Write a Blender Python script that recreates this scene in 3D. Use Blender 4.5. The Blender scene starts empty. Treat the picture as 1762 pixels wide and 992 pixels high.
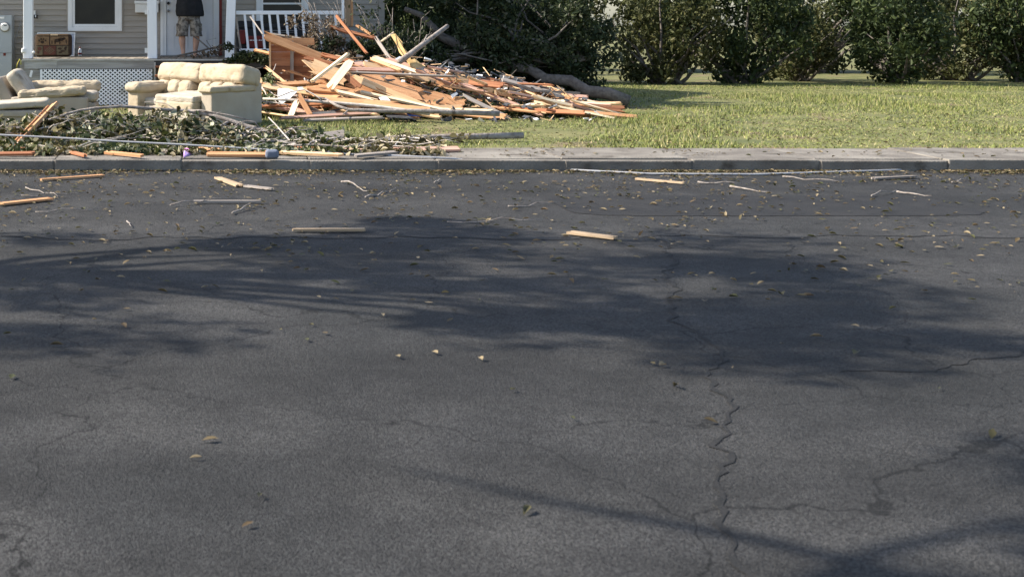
import bpy, bmesh, math, random
import numpy as np
from mathutils import Vector, Matrix, noise
random.seed(7); rng = np.random.default_rng(7)
S = bpy.context.scene; COL = S.collection
R = math.radians
# ------------------------------------------------------------------ camera
FW, FH, F, PX, PY, CH = 1762, 992, 2400.0, 364.0, 41.0, 1.6
cam = bpy.data.cameras.new('camera'); co = bpy.data.objects.new('camera', cam); COL.objects.link(co); S.camera = co
co.location = (0, 0, CH); co.rotation_euler = (math.pi/2, 0, 0)
cam.sensor_width = 36; cam.lens = 36*F/FW
cam.shift_x = (FW/2-PX)/FW; cam.shift_y = -(FH/2-PY)/FW
cam.clip_start = .1; cam.clip_end = 2000
cam.dof.use_dof = True; cam.dof.focus_distance = 24.5; cam.dof.aperture_fstop = cam.lens/1000/.009
# ------------------------------------------------------------------ light
EL, AZ = R(40), R(6)                       # sun from the left, a little behind the facade
sd = Vector((-math.cos(EL)*math.cos(AZ), math.cos(EL)*math.sin(AZ), math.sin(EL)))
W = bpy.data.worlds.new('World'); S.world = W; W.use_nodes = True
nt = W.node_tree; sky = nt.nodes.new('ShaderNodeTexSky'); sky.sky_type = 'NISHITA'; sky.sun_disc = False
sky.sun_elevation = EL; sky.sun_rotation = math.atan2(sd.x, sd.y); sky.dust_density = 1.5
nt.nodes['Background'].inputs[1].default_value = .10
nt.links.new(sky.outputs[0], nt.nodes['Background'].inputs[0])
sl = bpy.data.lights.new('sun', 'SUN'); sl.energy = 3.8; sl.angle = R(.5); sl.color = (1, .93, .82)
so = bpy.data.objects.new('sun', sl); COL.objects.link(so); so.rotation_euler = sd.to_track_quat('Z', 'Y').to_euler(); so.location = (-20, 20, 30)
S.view_settings.view_transform = 'Standard'; S.view_settings.look = 'None'
S.view_settings.exposure = 1.45; S.view_settings.gamma = 1; S.view_settings.use_curve_mapping = False
# ------------------------------------------------------------------ helpers
def P(x, y, Y): return Vector(((x-PX)*Y/F, Y, CH-(y-PY)*Y/F))
def G(x, y, z=0.): Y = (CH-z)*F/(y-PY); return P(x, y, Y)      # a point of height z seen at a pixel
def tag(o, label=None, cat=None, group=None, kind=None):
    for k, v in (('label', label), ('category', cat), ('group', group), ('kind', kind)):
        if v: o[k] = v
    return o
def link(name, me, mat=None, parent=None, smooth=False):
    o = bpy.data.objects.new(name, me); COL.objects.link(o)
    if mat and not me.materials: me.materials.append(mat)
    if parent: o.parent = parent
    if smooth: me.shade_smooth()
    return o
def thing(name, label, cat, loc=(0,0,0), rz=0, group=None):
    o = bpy.data.objects.new(name, None); COL.objects.link(o); o.empty_display_size = .1
    o.location = loc; o.rotation_euler = (0, 0, rz)
    return tag(o, label, cat, group)
class MB:
    def __init__(s): s.v = []; s.f = []
    def add(s, vs, fs):
        b = len(s.v); s.v += [tuple(v) for v in vs]; s.f += [tuple(b+i for i in f) for f in fs]; return s
    def box(s, lo, hi):
        x0,y0,z0 = lo; x1,y1,z1 = hi
        return s.add([(x0,y0,z0),(x1,y0,z0),(x1,y1,z0),(x0,y1,z0),(x0,y0,z1),(x1,y0,z1),(x1,y1,z1),(x0,y1,z1)],
              [(0,1,5,4),(1,2,6,5),(2,3,7,6),(3,0,4,7),(4,5,6,7),(0,3,2,1)])
    def tube(s, pts, rad, n=7, cap=True):
        pts = [Vector(p) for p in pts]; m = len(pts)
        rad = rad if isinstance(rad, (list, tuple)) else [rad]*m
        vs = []; fs = []; up = Vector((.13, .21, .97))
        for i, p in enumerate(pts):
            t = (pts[min(i+1, m-1)]-pts[max(i-1, 0)]).normalized()
            a = t.cross(up)
            if a.length < .05: a = t.cross(Vector((1, 0, 0)))
            a.normalize(); b = t.cross(a)
            for k in range(n):
                an = 2*math.pi*k/n; vs.append(p+(a*math.cos(an)+b*math.sin(an))*rad[i])
        for i in range(m-1):
            for k in range(n): fs.append((i*n+k, i*n+(k+1)%n, (i+1)*n+(k+1)%n, (i+1)*n+k))
        if cap: fs.append(tuple(range(n-1, -1, -1))); fs.append(tuple((m-1)*n+k for k in range(n)))
        return s.add(vs, fs)
    def loft(s, rings, n=20, wob=0, seed=0):
        vs = []; fs = []
        for (cx, cy, cz, rx, ry) in rings:
            for k in range(n):
                a = 2*math.pi*k/n; w = 1+wob*noise.noise((math.cos(a)*3+seed, math.sin(a)*3, cz*6))
                vs.append((cx+rx*w*math.cos(a), cy+ry*w*math.sin(a), cz))
        m = len(rings)
        for i in range(m-1):
            for k in range(n): fs.append((i*n+k, i*n+(k+1)%n, (i+1)*n+(k+1)%n, (i+1)*n+k))
        fs.append(tuple(range(n-1, -1, -1))); fs.append(tuple((m-1)*n+k for k in range(n)))
        return s.add(vs, fs)
    def sq(s, c, h, e1=.35, e2=.35, rot=None, wr=0, fr=6, nu=26, nv=18, seed=0):
        """upholstery block: a box with rounded edges, puffed faces and wrinkles"""
        mn = min(h); r = mn*min(.95, e1*1.9); pf = mn*max(0, e1-.18)*.55; n = max(6, nu//2)
        idx = {}; vs = []; fs = []
        def vert(k):
            if k in idx: return idx[k]
            u = Vector([2*a/n-1 for a in k]); p = Vector((u.x*h[0], u.y*h[1], u.z*h[2]))
            q = Vector([max(-(h[a]-r), min(h[a]-r, p[a])) for a in range(3)]); d = p-q
            nrm = d.normalized() if d.length > 1e-6 else Vector((0, 0, 0))
            if d.length > 1e-6: p = q+nrm*r
            bl = [1-u[a]**2 for a in range(3)]
            p += nrm*pf*((bl[0]+.05)*(bl[1]+.05)+(bl[1]+.05)*(bl[2]+.05)+(bl[0]+.05)*(bl[2]+.05))*1.1
            if wr:
                w = Vector((p.x*fr*.7+seed*3.1, p.y*fr, p.z*fr)); t = noise.noise(w)
                t2 = abs(noise.noise(Vector((p.x*fr*2.6+p.z*fr*1.3+seed, p.y*fr*1.1, p.z*fr*.9))))
                p += nrm*wr*mn*(.75*t-.8*max(0, .2-t2)/.2*(.35+noise.noise(w*1.7)))
            if rot is not None: p = rot @ p
            idx[k] = len(vs); vs.append(p+Vector(c)); return idx[k]
        for ax in range(3):
            for sg in (0, n):
                for a in range(n):
                    for b in range(n):
                        f = []
                        for (da, db) in ((0,0),(1,0),(1,1),(0,1)):
                            k = [0,0,0]; k[ax] = sg; k[(ax+1)%3] = a+da; k[(ax+2)%3] = b+db; f.append(vert(tuple(k)))
                        fs.append(tuple(f) if sg else tuple(f[::-1]))
        return s.add(vs, fs)
    def disc(s, c, r, th, n=20, axis='y', r2=None):
        a, b = (0, 2) if axis == 'y' else (0, 1); k = 1 if axis == 'y' else 2
        vs = []
        for t, rr in ((0, r), (1, r2 if r2 is not None else r)):
            for i in range(n):
                v = list(c); v[a] += rr*math.cos(2*math.pi*i/n); v[b] += rr*math.sin(2*math.pi*i/n); v[k] += t*th; vs.append(v)
        return s.add(vs, [(i, (i+1)%n, n+(i+1)%n, n+i) for i in range(n)]+[tuple(range(n-1,-1,-1)), tuple(range(n, 2*n))])
    def build(s, name, mat, parent=None, smooth=False, org=(0,0,0)):
        me = bpy.data.meshes.new(name); o = Vector(org)
        me.from_pydata([Vector(v)-o for v in s.v], [], s.f); me.update()
        ob = link(name, me, mat, parent, smooth)
        if not parent: ob.location = org
        return ob
def box(name, mat, parent, lo, hi, org=(0,0,0), bev=0):
    o = MB().box(lo, hi).build(name, mat, parent, org=org)
    if bev:
        m = o.modifiers.new('b', 'BEVEL'); m.width = bev; m.segments = 2
    return o
# ------------------------------------------------------------------ materials
def mat(name, c1, c2=None, sc=8, rough=.8, bump=.0, bsc=60, stretch=(1,1,1), c3=None, sc3=2, t3=.62, spec=.3, island=0, metal=0, jit=0, lo=.35, hi=.65):
    m = bpy.data.materials.new(name); m.use_nodes = True; t = m.node_tree; N = t.nodes; L = t.links
    b = N['Principled BSDF']; b.inputs['Roughness'].default_value = rough; b.inputs['Specular IOR Level'].default_value = spec; b.inputs['Metallic'].default_value = metal
    tc = N.new('ShaderNodeTexCoord'); mp = N.new('ShaderNodeMapping'); mp.inputs['Scale'].default_value = stretch
    if jit:
        oi = N.new('ShaderNodeObjectInfo'); ad = N.new('ShaderNodeVectorMath'); ad.operation = 'MULTIPLY_ADD'
        L.new(oi.outputs['Random'], ad.inputs[0]); ad.inputs[1].default_value = (37, 53, 71); L.new(tc.outputs['Object'], ad.inputs[2]); L.new(ad.outputs[0], mp.inputs[0])
    else: L.new(tc.outputs['Object'], mp.inputs[0])
    def nz(s, det=5):
        n = N.new('ShaderNodeTexNoise'); n.inputs['Scale'].default_value = s; n.inputs['Detail'].default_value = det; L.new(mp.outputs[0], n.inputs['Vector']); return n
    def ramp(src, a, z):
        r = N.new('ShaderNodeMapRange'); r.inputs[1].default_value = a; r.inputs[2].default_value = z; L.new(src, r.inputs[0]); return r.outputs[0]
    def mix(f, a, c):
        x = N.new('ShaderNodeMix'); x.data_type = 'RGBA'
        if isinstance(f, float): x.inputs[0].default_value = f
        else: L.new(f, x.inputs[0])
        for k, q in ((6, a), (7, c)):
            if isinstance(q, tuple): x.inputs[k].default_value = q+(1,)
            else: L.new(q, x.inputs[k])
        return x.outputs[2]
    col = c1
    if c2: col = mix(ramp(nz(sc).outputs[0], lo, hi), c1, c2)
    if island and c2:
        g = N.new('ShaderNodeNewGeometry'); col = mix(ramp(g.outputs['Random Per Island'], 0, 1), c1, c2)
        if c3:
            mth = N.new('ShaderNodeMath'); mth.operation = 'FRACT'; mu = N.new('ShaderNodeMath'); mu.operation = 'MULTIPLY'; mu.inputs[1].default_value = 17.3
            L.new(g.outputs['Random Per Island'], mu.inputs[0]); L.new(mu.outputs[0], mth.inputs[0]); col = mix(ramp(mth.outputs[0], t3, t3+.12), col, c3)
    elif c3: col = mix(ramp(nz(sc3, 6).outputs[0], t3, t3+.1), col, c3)
    if jit:
        oi2 = N.new('ShaderNodeObjectInfo'); hs = N.new('ShaderNodeHueSaturation'); rr = ramp(oi2.outputs['Random'], 0, 1)
        v = N.new('ShaderNodeMapRange'); v.inputs[3].default_value = 1-jit; v.inputs[4].default_value = 1+jit; L.new(oi2.outputs['Random'], v.inputs[0]); L.new(v.outputs[0], hs.inputs['Value'])
        if isinstance(col, tuple): hs.inputs['Color'].default_value = col+(1,)
        else: L.new(col, hs.inputs['Color'])
        col = hs.outputs[0]
    if isinstance(col, tuple): b.inputs['Base Color'].default_value = col+(1,)
    else: L.new(col, b.inputs['Base Color'])
    if bump:
        bp = N.new('ShaderNodeBump'); bp.inputs['Strength'].default_value = bump; bp.inputs['Distance'].default_value = .02
        L.new(nz(bsc, 4).outputs[0], bp.inputs['Height']); L.new(bp.outputs[0], b.inputs['Normal'])
    return m
def leafmat(name, c1, c2, c3, t3=.7):
    m = mat(name, c1, c2, c3=c3, t3=t3, island=1, rough=.6, spec=.2)
    b = m.node_tree.nodes['Principled BSDF']; b.inputs['Subsurface Weight'].default_value = 0
    t = m.node_tree; tr = t.nodes.new('ShaderNodeBsdfTranslucent'); mx = t.nodes.new('ShaderNodeMixShader'); mx.inputs[0].default_value = .22
    src = b.inputs['Base Color'].links[0].from_socket; t.links.new(src, tr.inputs[0])
    o = t.nodes['Material Output']; t.links.new(b.outputs[0], mx.inputs[1]); t.links.new(tr.outputs[0], mx.inputs[2]); t.links.new(mx.outputs[0], o.inputs[0]); return m
WD = dict(
 fresh=mat('wood_fresh', (.60,.37,.19), (.72,.50,.29), 6, .75, .25, 40, (.25,3,3), jit=.18, c3=(.30,.15,.07), sc3=1.3, t3=.66),
 orange=mat('wood_orange', (.42,.20,.09), (.58,.32,.16), 6, .8, .25, 40, (.25,3,3), jit=.2, c3=(.22,.10,.05), sc3=1.3, t3=.64),
 rust=mat('wood_rust', (.23,.085,.04), (.38,.165,.08), 6, .85, .3, 40, (.25,3,3), jit=.25),
 grey=mat('wood_grey', (.22,.19,.165), (.36,.31,.27), 6, .9, .3, 40, (.25,3,3), jit=.2, c3=(.10,.08,.07), sc3=2, t3=.62),
 cream=mat('wood_cream', (.70,.53,.33), (.80,.66,.46), 6, .7, .2, 40, (.25,3,3), jit=.12),
 tan=mat('wood_tan', (.34,.24,.15), (.46,.34,.22), 6, .85, .35, 40, (.25,3,3), jit=.05, c3=(.20,.14,.09), sc3=1.6, t3=.6),
 pink=mat('wood_pink', (.45,.25,.18), (.60,.38,.29), 6, .8, .25, 40, (.25,3,3), jit=.2))
M = {}
M['siding'] = mat('vinyl_siding', (.33,.292,.248), (.365,.325,.28), 1.5, .55, .08, 70, (1,1,8), jit=.05, c3=(.29,.255,.215), sc3=.8, t3=.6)
M['trim'] = mat('white_trim', (.82,.82,.82), (.74,.74,.73), 3, .5, .04, 80, c3=(.42,.40,.36), sc3=9, t3=.68)
M['post'] = mat('post_paint', (.86,.86,.86), (.80,.80,.80), 4, .55, .1, 60, (1,1,.4), c3=(.36,.32,.27), sc3=11, t3=.70)
M['pane'] = mat('dark_glass', (.012,.012,.014), (.02,.019,.018), 3, .22, spec=.35)
M['shade'] = mat('dark_room', (.02,.018,.016))  # near-black colour painted in place of shade, indoors and under the deck
M['door'] = mat('door_paint', (.70,.71,.74), (.64,.65,.68), 3, .45, .05, 40, c3=(.30,.29,.28), sc3=26, t3=.74)
M['red'] = mat('red_paint', (.20,.022,.016), (.13,.018,.014), 5, .45)
M['black'] = mat('black_plastic', (.014,.014,.016), (.025,.025,.027), 6, .5)
M['metal'] = mat('dull_metal', (.30,.30,.31), (.22,.22,.22), 8, .4, metal=.7)
M['deck'] = mat('deck_wood', (.20,.17,.14), (.30,.26,.21), 5, .9, .4, 40, (3,.3,3), jit=.25, c3=(.06,.05,.04), sc3=3, t3=.6)
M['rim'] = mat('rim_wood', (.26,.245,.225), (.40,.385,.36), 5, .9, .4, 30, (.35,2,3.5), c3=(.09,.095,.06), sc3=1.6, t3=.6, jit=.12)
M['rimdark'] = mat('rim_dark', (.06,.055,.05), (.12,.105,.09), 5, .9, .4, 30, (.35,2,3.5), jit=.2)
M['nose'] = mat('edge_trim', (.50,.48,.43), (.38,.36,.32), 6, .7, c3=(.12,.10,.08), sc3=4, t3=.66)
M['lattice'] = mat('lattice_vinyl', (.84,.84,.84), (.78,.78,.78), 5, .5, c3=(.50,.48,.42), sc3=2, t3=.62)
M['block'] = mat('concrete_block', (.26,.25,.23), (.34,.33,.30), 6, .95, .4, 50)
M['fabric'] = mat('cream_fabric', (.375,.30,.205), (.45,.375,.27), 5, .95, .3, 12, c3=(.22,.165,.10), sc3=3.6, t3=.60, lo=.3, hi=.7)
M['fabric2'] = mat('pale_fabric', (.45,.405,.335), (.36,.31,.24), 6, .95, .28, 12, c3=(.21,.175,.13), sc3=3.5, t3=.60)
M['fabricside'] = mat('side_fabric', (.345,.29,.225), (.40,.345,.275), 3, .95, .15, 40, c3=(.25,.205,.155), sc3=1.7, t3=.62)
M['bark'] = mat('bark', (.20,.165,.14), (.34,.30,.27), 14, .9, .5, 50, c3=(.11,.085,.07), sc3=9, t3=.6)
M['barkpale'] = mat('bark_pale', (.42,.36,.31), (.55,.49,.43), 14, .9, .3, 50)
M['barkdark'] = mat('bark_dark', (.09,.075,.065), (.16,.14,.12), 14, .9, .5, 50)
M['grass'] = mat('grass_blades', (.10,.135,.03), (.235,.245,.065), island=1, c3=(.36,.31,.14), t3=.78, rough=.7)
M['lawn'] = mat('lawn_soil', (.085,.095,.032), (.16,.15,.06), 1.3, .95, .6, 30, c3=(.17,.125,.075), sc3=.7, t3=.58)
M['concrete'] = mat('pavement_concrete', (.13,.115,.098), (.22,.20,.172), 2.2, .95, .6, 45, c3=(.08,.068,.055), sc3=2.6, t3=.6, jit=.08)
M['cloth'] = mat('black_shirt', (.012,.013,.016), (.022,.023,.027), 9, .9, .3, 22)
M['camo'] = mat('camo_cloth', (.13,.11,.092), (.30,.265,.225), 11, .9, .3, 30, c3=(.06,.05,.04), sc3=17, t3=.56, lo=.44, hi=.56)
M['skin'] = mat('skin', (.48,.27,.185), (.55,.33,.24), 9, .55, .05, 90)
M['hair'] = mat('hair', (.05,.035,.025), (.09,.06,.04), 30, .7, .4, 90)
M['cabinet'] = mat('cabinet_paint', (.36,.385,.40), (.41,.435,.45), 2, .5, .03, 50, c3=(.29,.30,.30), sc3=6, t3=.68)
M['white'] = mat('white_plastic', (.72,.71,.68), (.80,.79,.77), 6, .5)
M['plastic'] = mat('clear_plastic', (.62,.63,.64), (.72,.73,.74), 5, .25, spec=.5)
M['sheet'] = mat('white_sheet', (.70,.70,.70), (.80,.80,.80), 5, .6, .2, 20)
M['blue'] = mat('blue_plastic', (.03,.09,.42), (.05,.14,.55), 5, .5)
M['shingle'] = mat('roof_shingle', (.055,.058,.065), (.11,.11,.115), 20, .95, .4, 60)
M['cable'] = mat('cable_jacket', (.30,.30,.315), (.36,.36,.37), 9, .5)
L_FRONT = leafmat('leaves_front', (.035,.055,.022), (.10,.12,.035), (.34,.34,.22), .74)
L_DRY = leafmat('leaves_dry', (.07,.05,.03), (.17,.12,.075), (.33,.27,.19), .78)
L_DARK = leafmat('leaves_dark', (.018,.030,.014), (.055,.07,.026), (.16,.16,.11), .86)
L_HEDGE = leafmat('leaves_hedge', (.016,.028,.012), (.05,.068,.02), (.09,.11,.035), .84)
# ------------------------------------------------------------------ leaf and branch builders
def leaf_mesh(name, pts, size, up=.25, aspect=.5, jitter=.45, flat=1.):
    pts = np.asarray(pts, dtype=float); n = len(pts)
    d = rng.normal(size=(n, 3)); d[:, 2] *= flat; d /= np.linalg.norm(d, axis=1)[:, None]
    nn = rng.normal(size=(n, 3))+np.array([0, 0, up*2]); s = np.cross(d, nn); s /= np.linalg.norm(s, axis=1)[:, None]+1e-9
    nn = np.cross(s, d); L = size*(1+jitter*rng.uniform(-1, 1, n))[:, None]; w = L*aspect*rng.uniform(.7, 1.1, (n, 1)); fold = rng.uniform(.05, .4, (n, 1))*w
    v = np.empty((n, 6, 3)); v[:, 0] = pts-d*L*.5; v[:, 1] = pts-d*L*.12+s*w*.5+nn*fold; v[:, 2] = pts+d*L*.2+s*w*.38+nn*fold*.8
    v[:, 3] = pts+d*L*.5-nn*fold*.6; v[:, 4] = pts+d*L*.2-s*w*.38+nn*fold*.8; v[:, 5] = pts-d*L*.12-s*w*.5+nn*fold
    me = bpy.data.meshes.new(name); me.vertices.add(6*n); me.vertices.foreach_set('co', v.reshape(-1))
    idx = (np.arange(n)[:, None]*6+np.array([0,1,2,3, 0,3,4,5])).reshape(-1)
    me.loops.add(8*n); me.loops.foreach_set('vertex_index', idx.astype(np.int32))
    me.polygons.add(2*n); me.polygons.foreach_set('loop_start', (np.arange(2*n)*4).astype(np.int32)); me.polygons.foreach_set('loop_total', np.full(2*n, 4, np.int32))
    me.update(calc_edges=True); return me
def wig(a, b, n=5, k=.06):
    a = Vector(a); b = Vector(b); l = (b-a).length; out = []
    for i in range(n+1):
        t = i/n; p = a.lerp(b, t)
        if 0 < i < n: p += Vector((random.uniform(-1,1), random.uniform(-1,1), random.uniform(-1,1)))*l*k
        out.append(p)
    return out
def branch(name, label, cat, stems, leaves=None, lsize=.08, lmat=None, bark='bark', group=None, up=.25, aspect=.5):
    """stems: list of (points, r0, r1); one thing: the woody stem mesh with its leaves as a part"""
    org = Vector(stems[0][0][0]); mb = MB()
    for pts, r0, r1 in stems:
        m = len(pts); mb.tube(pts, [r0+(r1-r0)*i/(m-1) for i in range(m)], 6)
    root = thing(name, label, cat, org, group=group)
    mb.build('stem', M[bark], root, True, org)
    if leaves is not None and len(leaves):
        o = link('foliage', leaf_mesh('foliage', np.asarray(leaves)-np.array(org), lsize, up, aspect), lmat, root); tag(o, kind='stuff')
    return root
def plank_mesh(L, Wd, T, jag=.12, ns=5, bow=.0):
    mb = MB(); e0 = [jag*random.random()**1.6*random.choice((.25, 1)) for _ in range(ns+1)]; e1 = [jag*random.random()**1.6*random.choice((.25, 1)) for _ in range(ns+1)]
    nl = 3; vs = []; tw = random.uniform(-.04, .04)
    for s in (1, -1):
        for j in range(ns+1):
            y = -Wd/2+Wd*j/ns
            for i in range(nl+1):
                t = i/nl; x = -L/2+e0[j]+(L-e0[j]-e1[j])*t
                vs.append((x, y, s*T/2+bow*(1-(2*t-1)**2)+tw*y*(2*t-1)))
    q = lambda s, j, i: s*(ns+1)*(nl+1)+j*(nl+1)+i; fs = []
    for j in range(ns):
        for i in range(nl):
            fs.append((q(0,j,i), q(0,j,i+1), q(0,j+1,i+1), q(0,j+1,i))); fs.append((q(1,j,i), q(1,j+1,i), q(1,j+1,i+1), q(1,j,i+1)))
        fs.append((q(0,j,0), q(0,j+1,0), q(1,j+1,0), q(1,j,0))); fs.append((q(0,j,nl), q(1,j,nl), q(1,j+1,nl), q(0,j+1,nl)))
    for i in range(nl):
        fs.append((q(0,0,i), q(1,0,i), q(1,0,i+1), q(0,0,i+1))); fs.append((q(0,ns,i), q(0,ns,i+1), q(1,ns,i+1), q(1,ns,i)))
    me = bpy.data.meshes.new('board'); me.from_pydata(vs, [], fs); me.update(); return me
def plank(name, a, b, wd, th, kind, nrm=(-.35,-.6,.7), label=None, cat='board', group=None, jag=.06, parent=None, bow=0):
    a = Vector(a); b = Vector(b); d = (b-a); L = d.length; d.normalize()
    n = Vector(nrm); n = (n-d*n.dot(d)).normalized(); w = n.cross(d)
    me = plank_mesh(L, wd, th, min(jag, L*.3), bow=bow)
    o = link(name, me, WD[kind], parent)
    m = Matrix((d, w, n)).transposed().to_4x4(); m.translation = (a+b)/2; o.matrix_world = m
    return tag(o, label, cat if label else None, group)
# ================================================================== SETTING
def sheet(name, m, x0, x1, y0, y1, z, n=1):
    me = bpy.data.meshes.new(name); me.from_pydata([(x0,y0,z),(x1,y0,z),(x1,y1,z),(x0,y1,z)], [], [(0,1,2,3)]); me.update()
    return tag(link(name, me, m), kind='structure')
CURB = 16.55
sheet('ground', M['lawn'], -900, 900, -900, 900, -.20)
asph = mat('asphalt', (.025,.0245,.0245), (.035,.034,.033), 1.1, .95, 1.0, 120, c3=(.022,.022,.022), sc3=.35, t3=.5)
def asphalt_detail(m):
    t = m.node_tree; N = t.nodes; L = t.links; b = N['Principled BSDF']; src = b.inputs['Base Color'].links[0].from_socket
    tc = N.new('ShaderNodeTexCoord')
    v = N.new('ShaderNodeTexVoronoi'); v.inputs['Scale'].default_value = 120; L.new(tc.outputs['Object'], v.inputs['Vector'])
    mr = N.new('ShaderNodeMapRange'); mr.inputs[1].default_value = 0; mr.inputs[2].default_value = 1; mr.inputs[3].default_value = .45; mr.inputs[4].default_value = 1.8
    sp = N.new('ShaderNodeSeparateColor'); L.new(v.outputs['Color'], sp.inputs[0]); L.new(sp.outputs[0], mr.inputs[0])
    mx = N.new('ShaderNodeVectorMath'); mx.operation = 'SCALE'; L.new(src, mx.inputs[0]); L.new(mr.outputs[0], mx.inputs['Scale'])
    # cracks: warped voronoi edges
    nz = N.new('ShaderNodeTexNoise'); nz.inputs['Scale'].default_value = 1.7; nz.inputs['Detail'].default_value = 6; L.new(tc.outputs['Object'], nz.inputs['Vector'])
    ad = N.new('ShaderNodeVectorMath'); ad.operation = 'MULTIPLY_ADD'; L.new(nz.outputs['Color'], ad.inputs[0]); ad.inputs[1].default_value = (.9,.9,0); L.new(tc.outputs['Object'], ad.inputs[2])
    vc = N.new('ShaderNodeTexVoronoi'); vc.feature = 'DISTANCE_TO_EDGE'; vc.inputs['Scale'].default_value = .42; L.new(ad.outputs[0], vc.inputs['Vector'])
    cr = N.new('ShaderNodeMapRange'); cr.inputs[1].default_value = .001; cr.inputs[2].default_value = .0032; cr.inputs[3].default_value = .3; cr.inputs[4].default_value = 1; L.new(vc.outputs['Distance'], cr.inputs[0])
    m2 = N.new('ShaderNodeVectorMath'); m2.operation = 'SCALE'; L.new(mx.outputs[0], m2.inputs[0]); L.new(cr.outputs[0], m2.inputs['Scale'])
    mp = N.new('ShaderNodeMapping'); mp.inputs['Scale'].default_value = (.06, .8, 1); L.new(tc.outputs['Object'], mp.inputs[0])
    nb = N.new('ShaderNodeTexNoise'); nb.inputs['Scale'].default_value = 1.0; nb.inputs['Detail'].default_value = 4; L.new(mp.outputs[0], nb.inputs['Vector'])
    ns = N.new('ShaderNodeTexNoise'); ns.inputs['Scale'].default_value = 2.6; ns.inputs['Detail'].default_value = 8; ns.inputs['Roughness'].default_value = .7; L.new(tc.outputs['Object'], ns.inputs['Vector'])
    r1 = N.new('ShaderNodeMapRange'); r1.inputs[1].default_value = .3; r1.inputs[2].default_value = .7; r1.inputs[3].default_value = .72; r1.inputs[4].default_value = 1.35; L.new(nb.outputs[0], r1.inputs[0])
    r2 = N.new('ShaderNodeMapRange'); r2.inputs[1].default_value = .3; r2.inputs[2].default_value = .72; r2.inputs[3].default_value = .7; r2.inputs[4].default_value = 1.4; L.new(ns.outputs[0], r2.inputs[0])
    mm = N.new('ShaderNodeMath'); mm.operation = 'MULTIPLY'; L.new(r1.outputs[0], mm.inputs[0]); L.new(r2.outputs[0], mm.inputs[1])
    m3 = N.new('ShaderNodeVectorMath'); m3.operation = 'SCALE'; L.new(m2.outputs[0], m3.inputs[0]); L.new(mm.outputs[0], m3.inputs['Scale'])
    L.new(m3.outputs[0], b.inputs['Base Color'])
asphalt_detail(asph)
road = sheet('road', asph, -120, 120, -14, CURB-.15, -.13)
tar = mat('road_tar', (.012,.012,.012), (.020,.019,.019), 9, .9, .5, 90)
patch_m = mat('asphalt_patch', (.017,.017,.018), (.026,.025,.025), 3, .9, .8, 150)
def ribbon(pts, w):                                            # poured tar over an old crack, 4 mm proud of the road
    mb = MB(); vs = []
    for i, p in enumerate(pts):
        d = (Vector(pts[min(i+1, len(pts)-1)])-Vector(pts[max(i-1, 0)])).normalized(); n = Vector((-d.y, d.x, 0))*w*random.uniform(.35, 1.6)
        vs += [Vector(p)-n, Vector(p)+n]
    mb.add(vs, [(2*i, 2*i+2, 2*i+3, 2*i+1) for i in range(len(pts)-1)]); return mb.build('tar_seam', tar, road)
for (x0, y0, x1, y1, n, w) in ((-3, 11.2, 12, 11.5, 190, .016), (1.5, 3.0, 3.6, 11.3, 130, .011), (3.1, 7.0, 7.5, 8.4, 100, .009)):
    x = 0; pts = []
    for i in range(n+1):
        t = i/n; px_, py2 = x0+(x1-x0)*t, y0+(y1-y0)*t; k = noise.noise((px_*1.3, py2*1.3, 2))*.25+noise.noise((px_*5, py2*5, 4))*.09+noise.noise((px_*17, py2*17, 4))*.03
        dx, dy = x1-x0, y1-y0; l = math.hypot(dx, dy); pts.append((px_-dy/l*k, py2+dx/l*k, -.1265))
    ribbon(pts, w)
pv = []
for i in range(40):
    a = 2*math.pi*i/40; c_, s_ = math.cos(a), math.sin(a); pv.append((5.2+1.9*math.copysign(abs(c_)**.3, c_)+.05*noise.noise((i*.9, 0, 0)), 13.3+.75*math.copysign(abs(s_)**.3, s_)+.05*noise.noise((0, i*.9, 0)), -.1262))
MB().add(pv, [tuple(range(40))]).build('repair_patch', patch_m, road)
# kerb stones along the road, pavement slabs behind them
kerb = tag(box('kerb', M['concrete'], None, (-120, CURB-.15, -.2), (120, CURB-.004, -.012)), kind='structure')
pav = tag(box('pavement', M['concrete'], None, (-120, CURB, -.2), (120, 17.9, -.02)), kind='structure')
kb = MB().box((-.74, 0, 0), (.74, .16, .13)); slab = MB().box((-.745, 0, 0), (.745, 1.33, .03))
kme = None; sme = None
for i in range(-3, 11):
    for (nm, mb_, y, z, par) in (('kerb_stone', kb, CURB-.16, -.128, kerb), ('slab', slab, CURB+.01, -.022, pav)):
        o = bpy.data.objects.get(nm)
        if o is None: c = mb_.build(nm, M['concrete'], par); bv = c.modifiers.new('b', 'BEVEL'); bv.width = .012; bv.segments = 2
        else: c = o.copy(); COL.objects.link(c); c.parent = par
        c.location = (i*1.5+.4, y+random.uniform(-.012, .008), z+random.uniform(-.012, .004)); c.rotation_euler = (random.uniform(-.01, .01), random.uniform(-.006, .006), random.uniform(-.008, .008))
sheet('lawn', M['lawn'], -120, 120, 17.9, 200, 0)
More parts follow.
